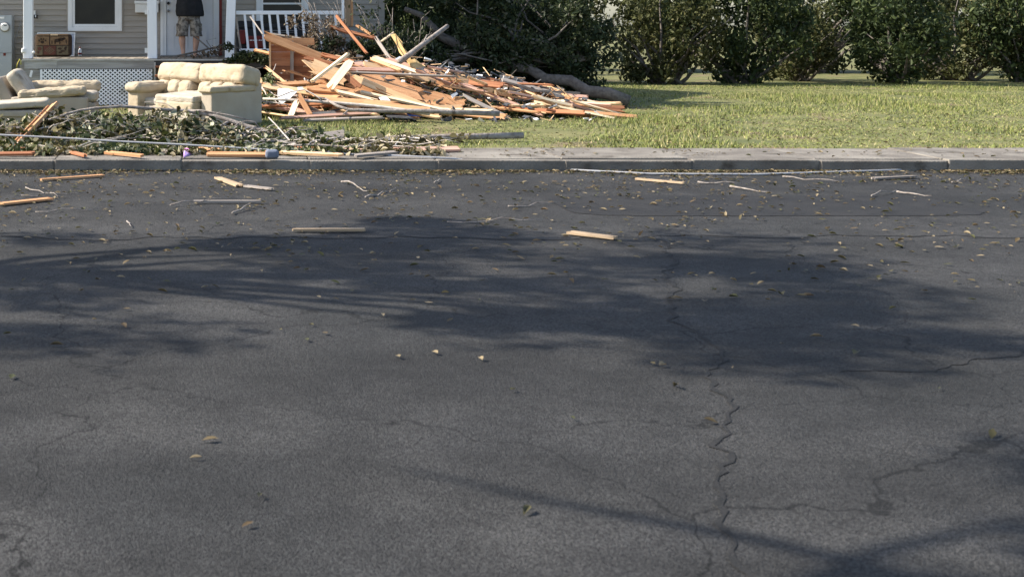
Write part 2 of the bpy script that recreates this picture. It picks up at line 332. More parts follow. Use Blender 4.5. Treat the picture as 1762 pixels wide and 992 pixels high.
# grass blades, thinning with distance
def grass():
    n = 230000
    X = rng.uniform(-4.3, 24, n); Y = 17.9+(37.5-17.9)*rng.uniform(0, 1, n)**1.15
    keep = (X < 1440*Y/F) & ((Y < 26.8) | (X > 4.0)); X = X[keep]; Y = Y[keep]
    den = np.array([noise.noise((x*.9, y*.9, 3)) for x, y in zip(X, Y)]); k = den > rng.uniform(-.75, .15, len(X)); X = X[k]; Y = Y[k]; n = len(X)
    big = np.array([noise.noise((x*.35, y*.35, 11)) for x, y in zip(X, Y)]); h = rng.uniform(.014, .045, n)*(1+1.1*np.clip(big*2, -.4, 1))*np.where(rng.uniform(0, 1, n) > .96, 2.2, 1); a = rng.uniform(0, 6.28, n); w = rng.uniform(.004, .010, n); ln = rng.normal(0, .03, (n, 2))
    v = np.zeros((n, 3, 3)); v[:, 0, 0] = X-np.cos(a)*w; v[:, 0, 1] = Y-np.sin(a)*w; v[:, 1, 0] = X+np.cos(a)*w; v[:, 1, 1] = Y+np.sin(a)*w
    v[:, 2, 0] = X+ln[:, 0]; v[:, 2, 1] = Y+ln[:, 1]; v[:, 2, 2] = h
    me = bpy.data.meshes.new('grass'); me.vertices.add(3*n); me.vertices.foreach_set('co', v.reshape(-1))
    me.loops.add(3*n); me.loops.foreach_set('vertex_index', np.arange(3*n, dtype=np.int32))
    me.polygons.add(n); me.polygons.foreach_set('loop_start', (np.arange(n)*3).astype(np.int32)); me.polygons.foreach_set('loop_total', np.full(n, 3, np.int32))
    me.update(calc_edges=True); tag(link('grass', me, M['grass']), 'sunlit yellow green lawn grass in front of the porch', 'grass', kind='stuff')
grass()
# ================================================================== HOUSE
WY = 29.0                                  # wall plane
def wx(px): return (px-PX)*WY/F
def wz(py): return CH-(py-PY)*WY/F
HX0, HX1 = -7.6, wx(661); FLOOR = .92; WTOP = 4.15
house = thing('house', 'grey beige vinyl sided house with white framed windows behind the porch', 'house', (0, WY, 0)); HO = (0, WY, 0)
W1 = (wx(117), wx(209.5), wz(53.5), 2.98); W2 = (wx(441), wx(530.5), wz(53.5), 2.98); DR = (wx(276), wx(377), FLOOR+.02, 3.08)
op = [W1, DR, W2]
core = MB(); xs = HX0+.05
for o in op: core.box((xs, WY+.05, 0), (o[0]+.03, WY+.2, WTOP)); xs = o[1]-.03
core.box((xs, WY+.05, 0), (HX1-.05, WY+.2, WTOP))
for o in op: core.box((o[0]+.03, WY+.052, 0), (o[1]-.03, WY+.2, o[2]+.03)); core.box((o[0]+.03, WY+.052, o[3]-.03), (o[1]-.03, WY+.2, WTOP))
core.box((HX0+.05, WY+.2, 0), (HX0+.2, 37, WTOP)); core.box((HX1-.2, WY+.2, 0), (HX1-.05, 37, WTOP)); core.box((HX0+.05, 37, 0), (HX1-.05, 37.2, WTOP))
core.build('wall', M['siding'], house, org=HO)
box('interior_wall', M['shade'], house, (HX0+.25, WY+2.2, .5), (HX1-.25, WY+2.3, 3.4), HO)  # near-black backing, its colour stands in for the unlit rooms
box('foundation', M['block'], house, (HX0+.02, WY+.02, -.1), (HX1-.02, WY+.046, .74), HO)
EXP = 9.63*WY/F; z = wz(94.2)-2*EXP; row = 0
while z < WTOP-.02:
    z1 = z+EXP; segs = []; cuts = [HX0]
    for o in op:
        if z1 > o[2]-.004 and z < o[3]+.004: cuts += [o[0]-.012, o[1]+.012]
    cuts.append(HX1-.11)
    for a, b in zip(cuts[::2], cuts[1::2]):
        js = [a]
        if b-a > 3.2: js.append(a+random.uniform(1.2, b-a-1.2))
        js.append(b)
        for s0, s1 in zip(js, js[1:]):
            me = MB(); s1 -= .001
            # lap profile: proud lower lip with a dark undercut, a shallow mid step
            pr = [(WY+.046, z), (WY+.022, z), (WY+.020, z+.010), (WY+.032, z+EXP*.5), (WY+.040, z+EXP-.002), (WY+.046, z+EXP-.002)]
            vs = [(s0, y-HO[1], zz) for y, zz in pr]+[(s1, y-HO[1], zz) for y, zz in pr]; k = len(pr)
            me.add(vs, [(i, k+i, k+(i+1)%k, (i+1)%k) for i in range(k)]+[tuple(range(k)), tuple(range(2*k-1, k-1, -1))])
            me.build('siding_board', M['siding'], house)
    z += EXP; row += 1
box('corner_board', M['siding'], house, (HX1-.11, WY+.004, .5), (HX1+.01, WY+.09, WTOP), HO)
def window(w, sashz=None):
    x0, x1, z0, z1 = w; c = .085
    f = MB(); f.box((x0, WY-.022, z0), (x1, WY+.05, z0+c)); f.box((x0, WY-.024, z1-c), (x1, WY+.05, z1))
    f.box((x0, WY-.020, z0+c), (x0+c, WY+.05, z1-c)); f.box((x1-c, WY-.020, z0+c), (x1, WY+.05, z1-c))
    wn = f.build('window', M['trim'], house, org=HO)
    s = MB(); d = .055; a0, a1, b0, b1 = x0+c+.002, x1-c-.002, z0+c+.002, z1-c-.002; mid = sashz or (b0+b1)/2
    s.box((a0, WY+.0, b0), (a1, WY+.04, b0+d)); s.box((a0, WY+.0, b1-d), (a1, WY+.04, b1)); s.box((a0, WY-.003, b0+d), (a0+d, WY+.04, b1-d)); s.box((a1-d, WY-.003, b0+d), (a1, WY+.04, b1-d))
    s.box((a0+d, WY+.001, mid-.018), (a1-d, WY+.04, mid+.018)); s.build('sash', M['trim'], wn, org=HO)
    box('pane', M['pane'], wn, (a0+d, WY+.026, b0+d), (a1-d, WY+.032, mid-.018), HO); box('pane', M['pane'], wn, (a0+d, WY+.030, mid+.018), (a1-d, WY+.036, b1-d), HO)
    j = MB(); j.box((x0-.03, WY+.0, z0-.028), (x1+.03, WY+.05, z0-.002)); j.box((x0-.03, WY+.002, z0-.002), (x0-.002, WY+.05, z1)); j.box((x1+.002, WY+.002, z0-.002), (x1+.03, WY+.05, z1)); j.build('channel', M['siding'], wn, org=HO)
window(W1, 2.25); window(W2, wz(6.5))
# door
dx0, dx1 = wx(286.5), wx(366.5)
tr = MB(); tr.box((DR[0], WY-.03, FLOOR+.01), (dx0-.004, WY+.06, 3.0)); tr.box((dx1+.004, WY-.03, FLOOR+.01), (DR[1], WY+.06, 3.0)); tr.box((DR[0], WY-.032, 3.0), (DR[1], WY+.06, 3.09))
tr.box((DR[0]+.035, WY-.042, FLOOR+.01), (DR[0]+.06, WY-.03, 3.0)); tr.box((dx1+.03, WY-.042, FLOOR+.01), (dx1+.045, WY-.03, 3.0))
dr = MB().box((dx0, WY-.005, FLOOR+.03), (dx1, WY+.035, 3.0)).build('door', M['door'], house, org=HO)
tr.build('door_frame', M['trim'], dr, org=HO)
for (a, b, c, d) in ((.13, .44, .14, .62), (.53, .84, .14, .62), (.13, .44, .80, 1.9), (.53, .84, .80, 1.9)):
    fr = MB(); X0, X1, Z0, Z1 = dx0+a, dx0+b, FLOOR+.03+c, FLOOR+.03+d; t = .025
    fr.box((X0, WY-.013, Z0), (X1, WY-.005, Z0+t)); fr.box((X0, WY-.013, Z1-t), (X1, WY-.005, Z1)); fr.box((X0, WY-.013, Z0+t), (X0+t, WY-.005, Z1-t)); fr.box((X1-t, WY-.013, Z0+t), (X1, WY-.005, Z1-t))
    fr.build('door_panel', M['door'], dr, org=HO)
MB().disc((wx(289.8), WY-.05, wz(6)), .03, .045).build('deadbolt', M['black'], dr, True, HO)
MB().disc((wx(289.8), WY-.07, wz(19)-.0), .028, .065).build('door_knob', M['metal'], dr, True, HO)
box('threshold', M['metal'], dr, (DR[0]+.01, WY-.09, FLOOR+.004), (DR[1]-.01, WY-.0, FLOOR+.028), HO)
tag(box('door_edge_strip', M['red'], house, (wx(376.5)+.012, WY-.05, FLOOR+.02), (wx(382), WY+.018, 3.05), HO), 'rust red strip standing beside the door frame')
rf = MB()
rf.add([(HX0-.4, WY-.1, 4.1), (HX1+.4, WY-.1, 4.1), (HX1+.4, 33, 6.3), (HX0-.4, 33, 6.3), (HX1+.4, 37.6, 4.0), (HX0-.4, 37.6, 4.0), (HX0-.4, WY-.1, 4.25), (HX1+.4, WY-.1, 4.25), (HX1+.4, 33, 6.45), (HX0-.4, 33, 6.45), (HX1+.4, 37.6, 4.15), (HX0-.4, 37.6, 4.15)],
       [(0,1,2,3), (3,2,4,5), (6,9,8,7), (9,11,10,8), (0,6,7,1), (5,4,10,11), (0,3,9,6), (3,5,11,9), (1,7,8,2), (2,8,10,4)])
rf.build('roof', M['shingle'], house, org=HO)
# ================================================================== PORCH
PYF = 27.0; PX0, PX1 = (38-PX)*PYF/F, (600-PX)*PYF/F
porch = thing('porch', 'raised wooden porch with weathered rim boards and square white posts', 'porch', (0, PYF, 0)); PO = (0, PYF, 0)
bp = .165; x = PX0+.02
while x < PX1:
    o = box('deck_board', M['deck'], porch, (x, PYF+.002+random.uniform(0, .006), FLOOR-.035), (x+bp-.012, WY-.005, FLOOR+random.uniform(-.002, .002)), PO); x += bp
def py_(y): return CH-(y-PY)*PYF/F
box('edge_trim', M['nose'], porch, (PX0+.0, PYF-.03, FLOOR-.034), ((470-PX)*PYF/F, PYF-.002, FLOOR-.004), PO)
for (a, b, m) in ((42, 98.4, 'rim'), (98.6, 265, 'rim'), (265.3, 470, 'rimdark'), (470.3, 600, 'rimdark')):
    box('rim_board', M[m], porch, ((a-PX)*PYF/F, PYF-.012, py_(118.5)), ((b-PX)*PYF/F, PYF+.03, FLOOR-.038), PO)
for i, (y0, y1) in enumerate(((120, 138), (138.6, 158), (158.6, 183))):
    box('skirt_board', M['rim'], porch, ((42-PX)*PYF/F, PYF+.01, py_(y1)), ((69-PX)*PYF/F, PYF+.04, py_(y0)), PO)
# plain steps right of the lattice: treads and stringer
for i, (y0, Yf) in enumerate(((113.5, 26.75), (129.5, 26.45), (147, 26.15))):
    zt = CH-(y0-PY)*Yf/F
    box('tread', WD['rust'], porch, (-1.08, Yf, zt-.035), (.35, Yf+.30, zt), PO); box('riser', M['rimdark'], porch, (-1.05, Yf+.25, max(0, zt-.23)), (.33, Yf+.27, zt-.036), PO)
box('stringer', M['nose'], porch, ((265-PX)*PYF/F, PYF-.05, 0), ((268-PX)*PYF/F, PYF-.015, py_(107)), PO)
for px in (44, 262, 397, 560):
    box('pier', M['block'], porch, ((px-PX)*27.3/F-.1, 27.2, 0), ((px-PX)*27.3/F+.1, 27.4, FLOOR-.04), PO)
def post(x0t, x1t, x0b, x1b, Yp, m, top=3.76):
    f = Yp/F; zb = FLOOR+.002; b0, b1 = (x0b-PX)*f, (x1b-PX)*f; k = (x0t-x0b)*f/((py_(0))-zb); t = top-zb
    mb = MB(); d = b1-b0
    mb.add([(b0,Yp,zb),(b1,Yp,zb),(b1,Yp+d,zb),(b0,Yp+d,zb),(b0+k*t,Yp,top),(b1+k*t,Yp,top),(b1+k*t,Yp+d,top),(b0+k*t,Yp+d,top)], [(0,1,5,4),(1,2,6,5),(2,3,7,6),(3,0,4,7),(4,5,6,7),(0,3,2,1)])
    o = mb.build('post', M[m], porch, org=PO); bv = o.modifiers.new('b', 'BEVEL'); bv.width = .008; bv.segments = 2; return o
p1 = post(40, 56, 39.6, 55.6, 27.12, 'post'); p2 = post(253, 269, 254, 270.3, 27.12, 'post'); p3 = post(390.2, 406.2, 387, 402.5, 27.12, 'post')
for y0, y1 in ((17.5, 25), (83, 91)):
    f = 27.14/F; box('rail_bracket', M['white'], p2, ((249-PX)*f, 27.14, CH-(y1-PY)*f), ((253.6-PX)*f, 27.2, CH-(y0-PY)*f), PO)
for (cx, cy, w, h) in ((40, 87, 3, 4), (58, 90, 2, 2)):
    f = 27.1/F; MB().sq(((cx-PX)*f, 27.1, CH-(cy-PY)*f), (w*f, .03, h*f), wr=.3, seed=cx).build('torn_trim', M['white'], p1, True, PO)
# broken raw timber post at the right end, white casing still on its left side
bpst = thing('broken_post', 'raw tan broken timber post at the right end of the railing', 'post', P(600, 50, 27.1)); bo = P(600, 50, 27.1)
o = plank('timber', P(599.5, 47, 27.15), P(598.5, -40, 27.15), .13, .12, 'tan', (0,-1,0), jag=.05, parent=bpst); o.matrix_world = Matrix.Translation(-bo) @ o.matrix_world
o = plank('split_face', P(606, 46, 27.1), P(604.5, -35, 27.1), .035, .14, 'orange', (0,-1,0), jag=.1, parent=bpst); o.matrix_world = Matrix.Translation(-bo) @ o.matrix_world
o = plank('casing', P(590, 40, 27.1), P(589.5, -38, 27.1), .042, .13, 'cream', (0,-1,0), jag=.02, parent=bpst); o.matrix_world = Matrix.Translation(-bo) @ o.matrix_world; o.data.materials[0] = M['post']
# porch roof over the deck, above the picture
pr = MB(); pr.add([(PX0-1.2, 26.7, 3.98), (3.7, 26.7, 3.98), (3.7, WY+.3, 4.12), (PX0-1.2, WY+.3, 4.12), (PX0-1.2, 26.7, 4.06), (3.7, 26.7, 4.06), (3.7, WY+.3, 4.20), (PX0-1.2, WY+.3, 4.20)], [(0,3,2,1),(4,5,6,7),(0,1,5,4),(1,2,6,5),(2,3,7,6),(3,0,4,7)])
pr.build('porch_roof', M['post'], porch, org=PO)
box('beam', M['post'], porch, (PX0-.1, 27.1, 3.76), (3.5, 27.26, 3.97), PO)
# railing, racked out of square
RY = 27.2; rail = thing('porch_railing', 'white baluster railing racked sideways between white post and broken post', 'railing', P(405, 90, RY)); ro = P(405, 90, RY)
f = RY/F
def rp(x, y): return (x-PX)*f, CH-(y-PY)*f
a = rp(406, 25.3); b = rp(590, 18.8); box('top_rail', M['post'], rail, (a[0], RY, a[1]), (b[0], RY+.07, b[1]), ro, .006)
a = rp(412, 91); b = rp(592, 84); box('bottom_rail', M['post'], rail, (a[0], RY, a[1]), (b[0], RY+.06, b[1]), ro, .006)
for i in range(12):
    xt = 421+i*14.15; xb = xt+6.2; w = .023; mb = MB(); (ax, az), (bx, bz) = rp(xb, 84.2), rp(xt, 25)
    mb.add([(ax-w,RY+.012,az),(ax+w,RY+.012,az),(ax+w,RY+.05,az),(ax-w,RY+.05,az),(bx-w,RY+.012,bz),(bx+w,RY+.012,bz),(bx+w,RY+.05,bz),(bx-w,RY+.05,bz)], [(0,1,5,4),(1,2,6,5),(2,3,7,6),(3,0,4,7),(4,5,6,7),(0,3,2,1)])
    mb.build('baluster', M['post'], rail, org=ro)
# lattice skirt
LY = PYF-.03; f = LY/F; lx0, lx1 = (70-PX)*f, (262-PX)*f; lz0, lz1 = CH-(180.5-PY)*f, CH-(119.8-PY)*f
lat = thing('lattice_panel', 'white diagonal lattice panel closing the space below the porch', 'lattice', (lx0, LY, lz0)); lo_ = (lx0, LY, lz0)
A, B = 8.0*f, 6.5*f; Wl, Hl = lx1-lx0, lz1-lz0
for sgn, yy in ((1, 0), (-1, -.008)):
    k0 = -12 if sgn > 0 else 0
    for k in range(-14, 42):
        # x/A - sgn*z/B = k
        pts = []
        for zz in (0, Hl):
            pts.append((A*(k+sgn*zz/B), zz))
        (xa, za), (xb, zb) = pts
        def clip(xa, za, xb, zb):
            t0, t1 = 0, 1; dx = xb-xa
            for lim, s in ((0, 1), (Wl, -1)):
                pa = s*(xa-lim); pb = s*(xb-lim)
                if pa < 0 and pb < 0: return None
                if pa < 0: t0 = max(t0, pa/(pa-pb))
                if pb < 0: t1 = min(t1, pa/(pa-pb))
            return (xa+dx*t0, za+(zb-za)*t0, xa+dx*t1, za+(zb-za)*t1) if t1-t0 > .02 else None
        c = clip(xa, za, xb, zb)
        if not c: continue
        xa, za, xb, zb = c; d = Vector((xb-xa, 0, zb-za)).normalized(); n = Vector((-d.z, 0, d.x))*.0122
        q = [Vector((xa, yy, za))-n, Vector((xb, yy, zb))-n, Vector((xb, yy, zb))+n, Vector((xa, yy, za))+n]; t = Vector((0, .0075, 0))
        MB().add(q+[v+t for v in q], [(0,1,2,3),(7,6,5,4),(0,4,5,1),(1,5,6,2),(2,6,7,3),(3,7,4,0)]).build('slat', M['lattice'], lat)
box('edge_strip', M['lattice'], lat, (-.01, -.012, 0), (.035, -.0085, Hl))
box('under_porch', M['shade'], porch, (PX0+.1, PYF+1.6, 0), (PX1, PYF+1.65, FLOOR-.05), PO)  # dark sheet painted as the shade below the deck
# ================================================================== THINGS ON AND BY THE PORCH
mt = thing('meter_cabinet', 'pale grey electric meter cabinet left of the porch', 'meter cabinet', P(4, 150, 28.6)); mo = P(4, 150, 28.6); f = 28.6/F
def mp_(x, y, d=0): q = P(x, y, 28.6); return (q.x, 28.6-d, q.z)
a, b = mp_(-16, 150), mp_(20.5, 26.5); box('cabinet', M['cabinet'], mt, (a[0], 28.6, a[2]), (b[0], 28.95, b[2]), mo, .01)
c = mp_(8.8, 47, .005); me_ = MB().disc((c[0], 28.57, c[2]), .098, .03).build('meter', M['metal'], mt, True, mo)
MB().disc((c[0], 28.52, c[2]), .075, .055, r2=.088).build('meter_dial', M['white'], me_, False, mo); box('meter_display', M['black'], me_, (c[0]-.012, 28.515, c[2]+.025), (c[0]+.045, 28.5195, c[2]+.04), mo)
a, b = mp_(-8, 32.5), mp_(7.5, 29); box('name_plate', M['white'], mt, (a[0], 28.592, a[2]), (b[0], 28.598, b[2]), mo)
a, b = mp_(5.8, 96), mp_(10, 91.3); box('red_tag', M['red'], mt, (a[0], 28.59, a[2]), (b[0], 28.598, b[2]), mo)
a, b = mp_(-16, 91.5), mp_(20.5, 90.8); box('cover_seam', M['metal'], mt, (a[0], 28.594, a[2]), (b[0], 28.599, b[2]), mo)
# wall outlet and wire
ot = thing('outlet_box', 'small white outlet box with dark flap on siding beside left post', 'outlet box', P(59, 25, 28.97)); oo = P(59, 25, 28.97)
a, b = P(57, 25.5, 28.97), P(61.3, 18.3, 28.97); box('box', M['white'], ot, (a.x, 28.93, a.z), (b.x, 29.0, b.z), oo, .004)
a, b = P(58.5, 32, 28.97), P(64.5, 25.8, 28.97); box('flap', M['black'], ot, (a.x, 28.90, a.z), (b.x, 29.0, b.z), oo, .004); a, b = P(60.5, 30, 28.9), P(62.2, 26, 28.9); box('plug', M['plastic'], ot, (a.x, 28.88, a.z), (b.x, 28.898, b.z), oo)
tag(MB().tube([P(36, 36, 28.9), P(34, 44, 28.9), P(30, 55, 28.9), P(26.5, 68, 28.9), P(26, 80, 28.9), P(28, 88, 28.9)], .006, 5).build('hanging_wire', M['cable'], None, True, P(28, 88, 28.9)), 'thin grey wire hanging on siding beside meter cabinet', 'wire')
gw = mat('green_wire', (.35,.42,.04), (.5,.3,.05), 9, .6)
tag(MB().tube([P(36, 112, 26.95), P(36, 104, 26.95), P(34, 102, 26.93), P(30, 110, 26.9), P(28.5, 118, 26.9)], .009, 6).build('ground_wire', gw, None, True, P(28.5, 118, 26.9)), 'yellow green wire looped over the porch corner', 'wire')
tag(plank('paper_strip', P(55, 121, 26.9), P(52, 133, 26.9), .045, .004, 'cream', (0,-1,.1), jag=.02), 'white paper strip stuck on skirting left of lattice', 'paper').data.materials[0] = M['sheet']
# mailbox on the wall, partly behind the middle post
mbx = thing('mailbox', 'cream wall mailbox half hidden behind the middle white post', 'mailbox', P(252, 22, 28.85)); mo = P(252, 22, 28.85)
a, b = P(232.5, 22, 28.85), P(272.5, 7, 28.85); box('body', M['white'], mbx, (a.x, 28.82, a.z), (b.x, 28.99, b.z), mo, .012)
a, b = P(231.5, 7, 28.85), P(273.5, 1.8, 28.85); box('lid', M['trim'], mbx, (a.x, 28.79, a.z+.002), (b.x, 28.99, b.z), mo, .01)
# window screen and the bundled rug
sc = thing('window_screen', 'white framed window screen leaning on siding behind the brown rug', 'window screen', P(95, 98, 28.6)); so_ = P(95, 98, 28.6)
def tilt(px, py): q = P(px, py, 28.7); t = (q.z-FLOOR)/.5; return Vector((q.x, 28.62+.22*t, q.z))
for (x0, y0, x1, y1, nm) in ((62.5, 56.2, 128.5, 58, 'frame_top'), (62.5, 95, 128.5, 96.8, 'frame_bottom'), (62.5, 58, 64.3, 95, 'frame_side'), (126.7, 58, 128.5, 95, 'frame_side')):
    q = [tilt(x0, y0), tilt(x1, y0), tilt(x1, y1), tilt(x0, y1)]; t = Vector((0, .018, 0)); MB().add(q+[v+t for v in q], [(3,2,1,0),(4,5,6,7),(0,1,5,4),(1,2,6,5),(2,3,7,6),(3,0,4,7)]).build(nm, M['white'], sc, org=so_)
q = [tilt(64.3, 58)+Vector((0,.008,0)), tilt(126.7, 58)+Vector((0,.008,0)), tilt(126.7, 95)+Vector((0,.008,0)), tilt(64.3, 95)+Vector((0,.008,0))]; t = Vector((0,.004,0))
MB().add(q+[v+t for v in q], [(3,2,1,0),(4,5,6,7),(0,1,5,4),(1,2,6,5),(2,3,7,6),(3,0,4,7)]).build('mesh_screen', mat('screen_mesh', (.30,.33,.40), (.36,.39,.46), 8, .7), sc, org=so_)
RYd = 28.0; rg = thing('rug', 'folded brown patchwork rug with animal motifs standing by left post', 'rug', P(92, 97, RYd)); ro = P(92, 97, RYd)
rdark = mat('rug_dark', (.035,.022,.015), (.06,.04,.028), 20, .95, .4, 60); rtan = mat('rug_tan', (.17,.105,.055), (.23,.15,.085), 22, .95, .4, 90, c3=(.10,.06,.035), sc3=30, t3=.6); rolv = mat('rug_olive', (.115,.09,.055), (.155,.125,.078), 22, .95, .4, 90, c3=(.08,.06,.035), sc3=30, t3=.6)
c = P(92, 78, RYd+.14); MB().sq((c.x, RYd+.15, c.z), (.365, .15, .225), .22, .22, wr=.01, nu=40, nv=30).build('body', rdark, rg, True, ro)
f = RYd/F
def patch(x0, y0, x1, y1, m, nm='patch'):
    a, b = P(x0, y1, RYd), P(x1, y0, RYd); return box(nm, m, rg, (a.x, RYd-.006, a.z), (b.x, RYd+.02, b.z), ro, .004)
def motif(pr_, blobs, m):
    mb = MB()
    for (cx, cy, r, r2) in blobs: 
        q = P(cx, cy, RYd); n = 10; mb.add([(q.x+r*f*math.cos(6.283*i/n), RYd-.011, q.z+r2*f*math.sin(6.283*i/n)) for i in range(n)]+[(q.x+r*f*math.cos(6.283*i/n), RYd-.0065, q.z+r2*f*math.sin(6.283*i/n)) for i in range(n)], [tuple(range(n)), tuple(range(2*n-1, n-1, -1))]+[(i, n+i, n+(i+1)%n, (i+1)%n) for i in range(n)])
    mb.build('motif', m, pr_, org=ro)
rred = mat('rug_red', (.13,.05,.035), (.09,.04,.03), 20, .95)
q1 = patch(63, 63, 84.5, 78, rtan); motif(q1, ((73, 72.5, 3.4, 2.6), (67.5, 70, 1.5, 1.8), (71, 67.5, 1.5, 1.9), (75, 67.5, 1.5, 1.9), (78.5, 70, 1.5, 1.8)), rdark)
q2 = patch(86.5, 63, 117.5, 77.5, rtan); motif(q2, ((99, 70, 5.5, 3.2), (105, 68, 5, 3.2), (110, 66.5, 3, 2), (95, 73.5, 1.4, 3), (103, 74, 1.2, 2.6), (89.5, 73, 1, 3.5), (114, 72, 1, 4)), rdark)
q3 = patch(62, 79.5, 73.5, 95, rolv); motif(q3, ((68, 84, 3.5, 3), (66, 90, 2, 2)), rred)
q4 = patch(75, 79, 96, 94.5, rred); q = P(85.5, 86.8, RYd)
for rr, m in ((8.8, rolv), (7.2, rred), (5, rolv), (3.2, rred), (1.6, rolv)):
    MB().add([(q.x+s*rr*f*(1 if abs(s) else 0), RYd-.007-(9-rr)*.0012, q.z+t*rr*.72*f) for s, t in ((-1,0),(0,-1),(1,0),(0,1))]+[(q.x+s*rr*f, RYd-.005, q.z+t*rr*.72*f) for s, t in ((-1,0),(0,-1),(1,0),(0,1))], [(0,1,2,3),(7,6,5,4),(0,4,5,1),(1,5,6,2),(2,6,7,3),(3,7,4,0)]).build('motif', m, q4, org=ro)
q5 = patch(97.5, 79, 117.5, 94.5, rolv); motif(q5, ((103, 84, 3.4, 2), (108, 88, 4, 1.8), (112.5, 84, 2, 3), (104, 90.5, 2.8, 1.6), (114, 81.5, 1.6, 1.6)), rdark)
patch(63, 59.2, 85, 61.8, rtan); patch(87, 59, 100, 61.5, mat('rug_cream', (.50,.37,.22), (.58,.44,.28), 22, .95)); patch(101.5, 59.2, 117, 61.5, rtan)
bt = thing('drink_bottle', 'small clear bottle with red cap and red label on porch', 'bottle', P(137.7, 96.5, 28.3)); bo = P(137.7, 96.5, 28.3)
MB().loft([(bo.x, bo.y, bo.z+z_, r, r) for z_, r in ((0,.03),(.01,.036),(.07,.036),(.08,.033),(.10,.036),(.125,.03),(.145,.016),(.16,.014))], 14).build('body', M['plastic'], bt, True, bo)
MB().loft([(bo.x, bo.y, bo.z+z_, .0375, .0375) for z_ in (.025, .065)], 14).build('label_band', M['red'], bt, True, bo); MB().loft([(bo.x, bo.y, bo.z+z_, .018, .018) for z_ in (.158, .185)], 12).build('cap', M['red'], bt, True, bo)
# dark machine behind the railing
mc = thing('machine', 'dark machine with red lower panels standing behind white railing', 'machine', P(470, 96, 28.1)); mo = P(470, 96, 28.1)
def mbox(nm, m, x0, y0, x1, y1, Ya, Yb, bev=.02): a, b = P(x0, y1, 28.1), P(x1, y0, 28.1); return box(nm, M[m], mc, (a.x, Ya, a.z), (b.x, Yb, b.z), mo, bev)
mbox('body', 'black', 407, 50, 545, 90, 28.12, 28.7); mbox('hood', 'black', 408, 36, 452, 51, 28.15, 28.6, .05); mbox('lid', 'black', 453, 41, 538, 51, 28.14, 28.62, .04)
mbox('red_panel', 'red', 412, 52, 423, 76, 28.06, 28.12); mbox('red_panel', 'red', 424, 62, 456, 83, 28.04, 28.12); mbox('red_panel', 'red', 470, 60, 500, 70, 28.07, 28.12)
pn = mbox('trim_bar', 'metal', 458, 52.6, 512, 53.8, 28.05, 28.1, .002); mbox('trim_bar', 'metal', 458, 56, 505, 56.8, 28.05, 28.1, .002)
for (x0, x1) in ((429.5, 434), (434.8, 438), (439, 442.5), (445, 447), (448, 451)): mbox('lettering', 'white', x0, 68.6, x1, 70.3, 28.034, 28.0385, 0)
for x_ in (420, 530): MB().disc((P(x_, 90, 28.2).x, 28.1, FLOOR+.10), .10, .08).build('wheel', M['black'], mc, True, mo)
for i, (x0, y0, x1, y1) in enumerate(((407, 30, 414, 88), (409, 55, 416, 90))):
    tag(MB().tube([P(x0, y0, 27.4), P(x1, y1, 27.35)], .016, 6).build('pole', M['barkpale'], None, True, P(x1, y1, 27.35)), ['tall pale pole leaning inside the railing beside white post', 'shorter pale pole leaning inside the railing beside white post'][i], 'pole')
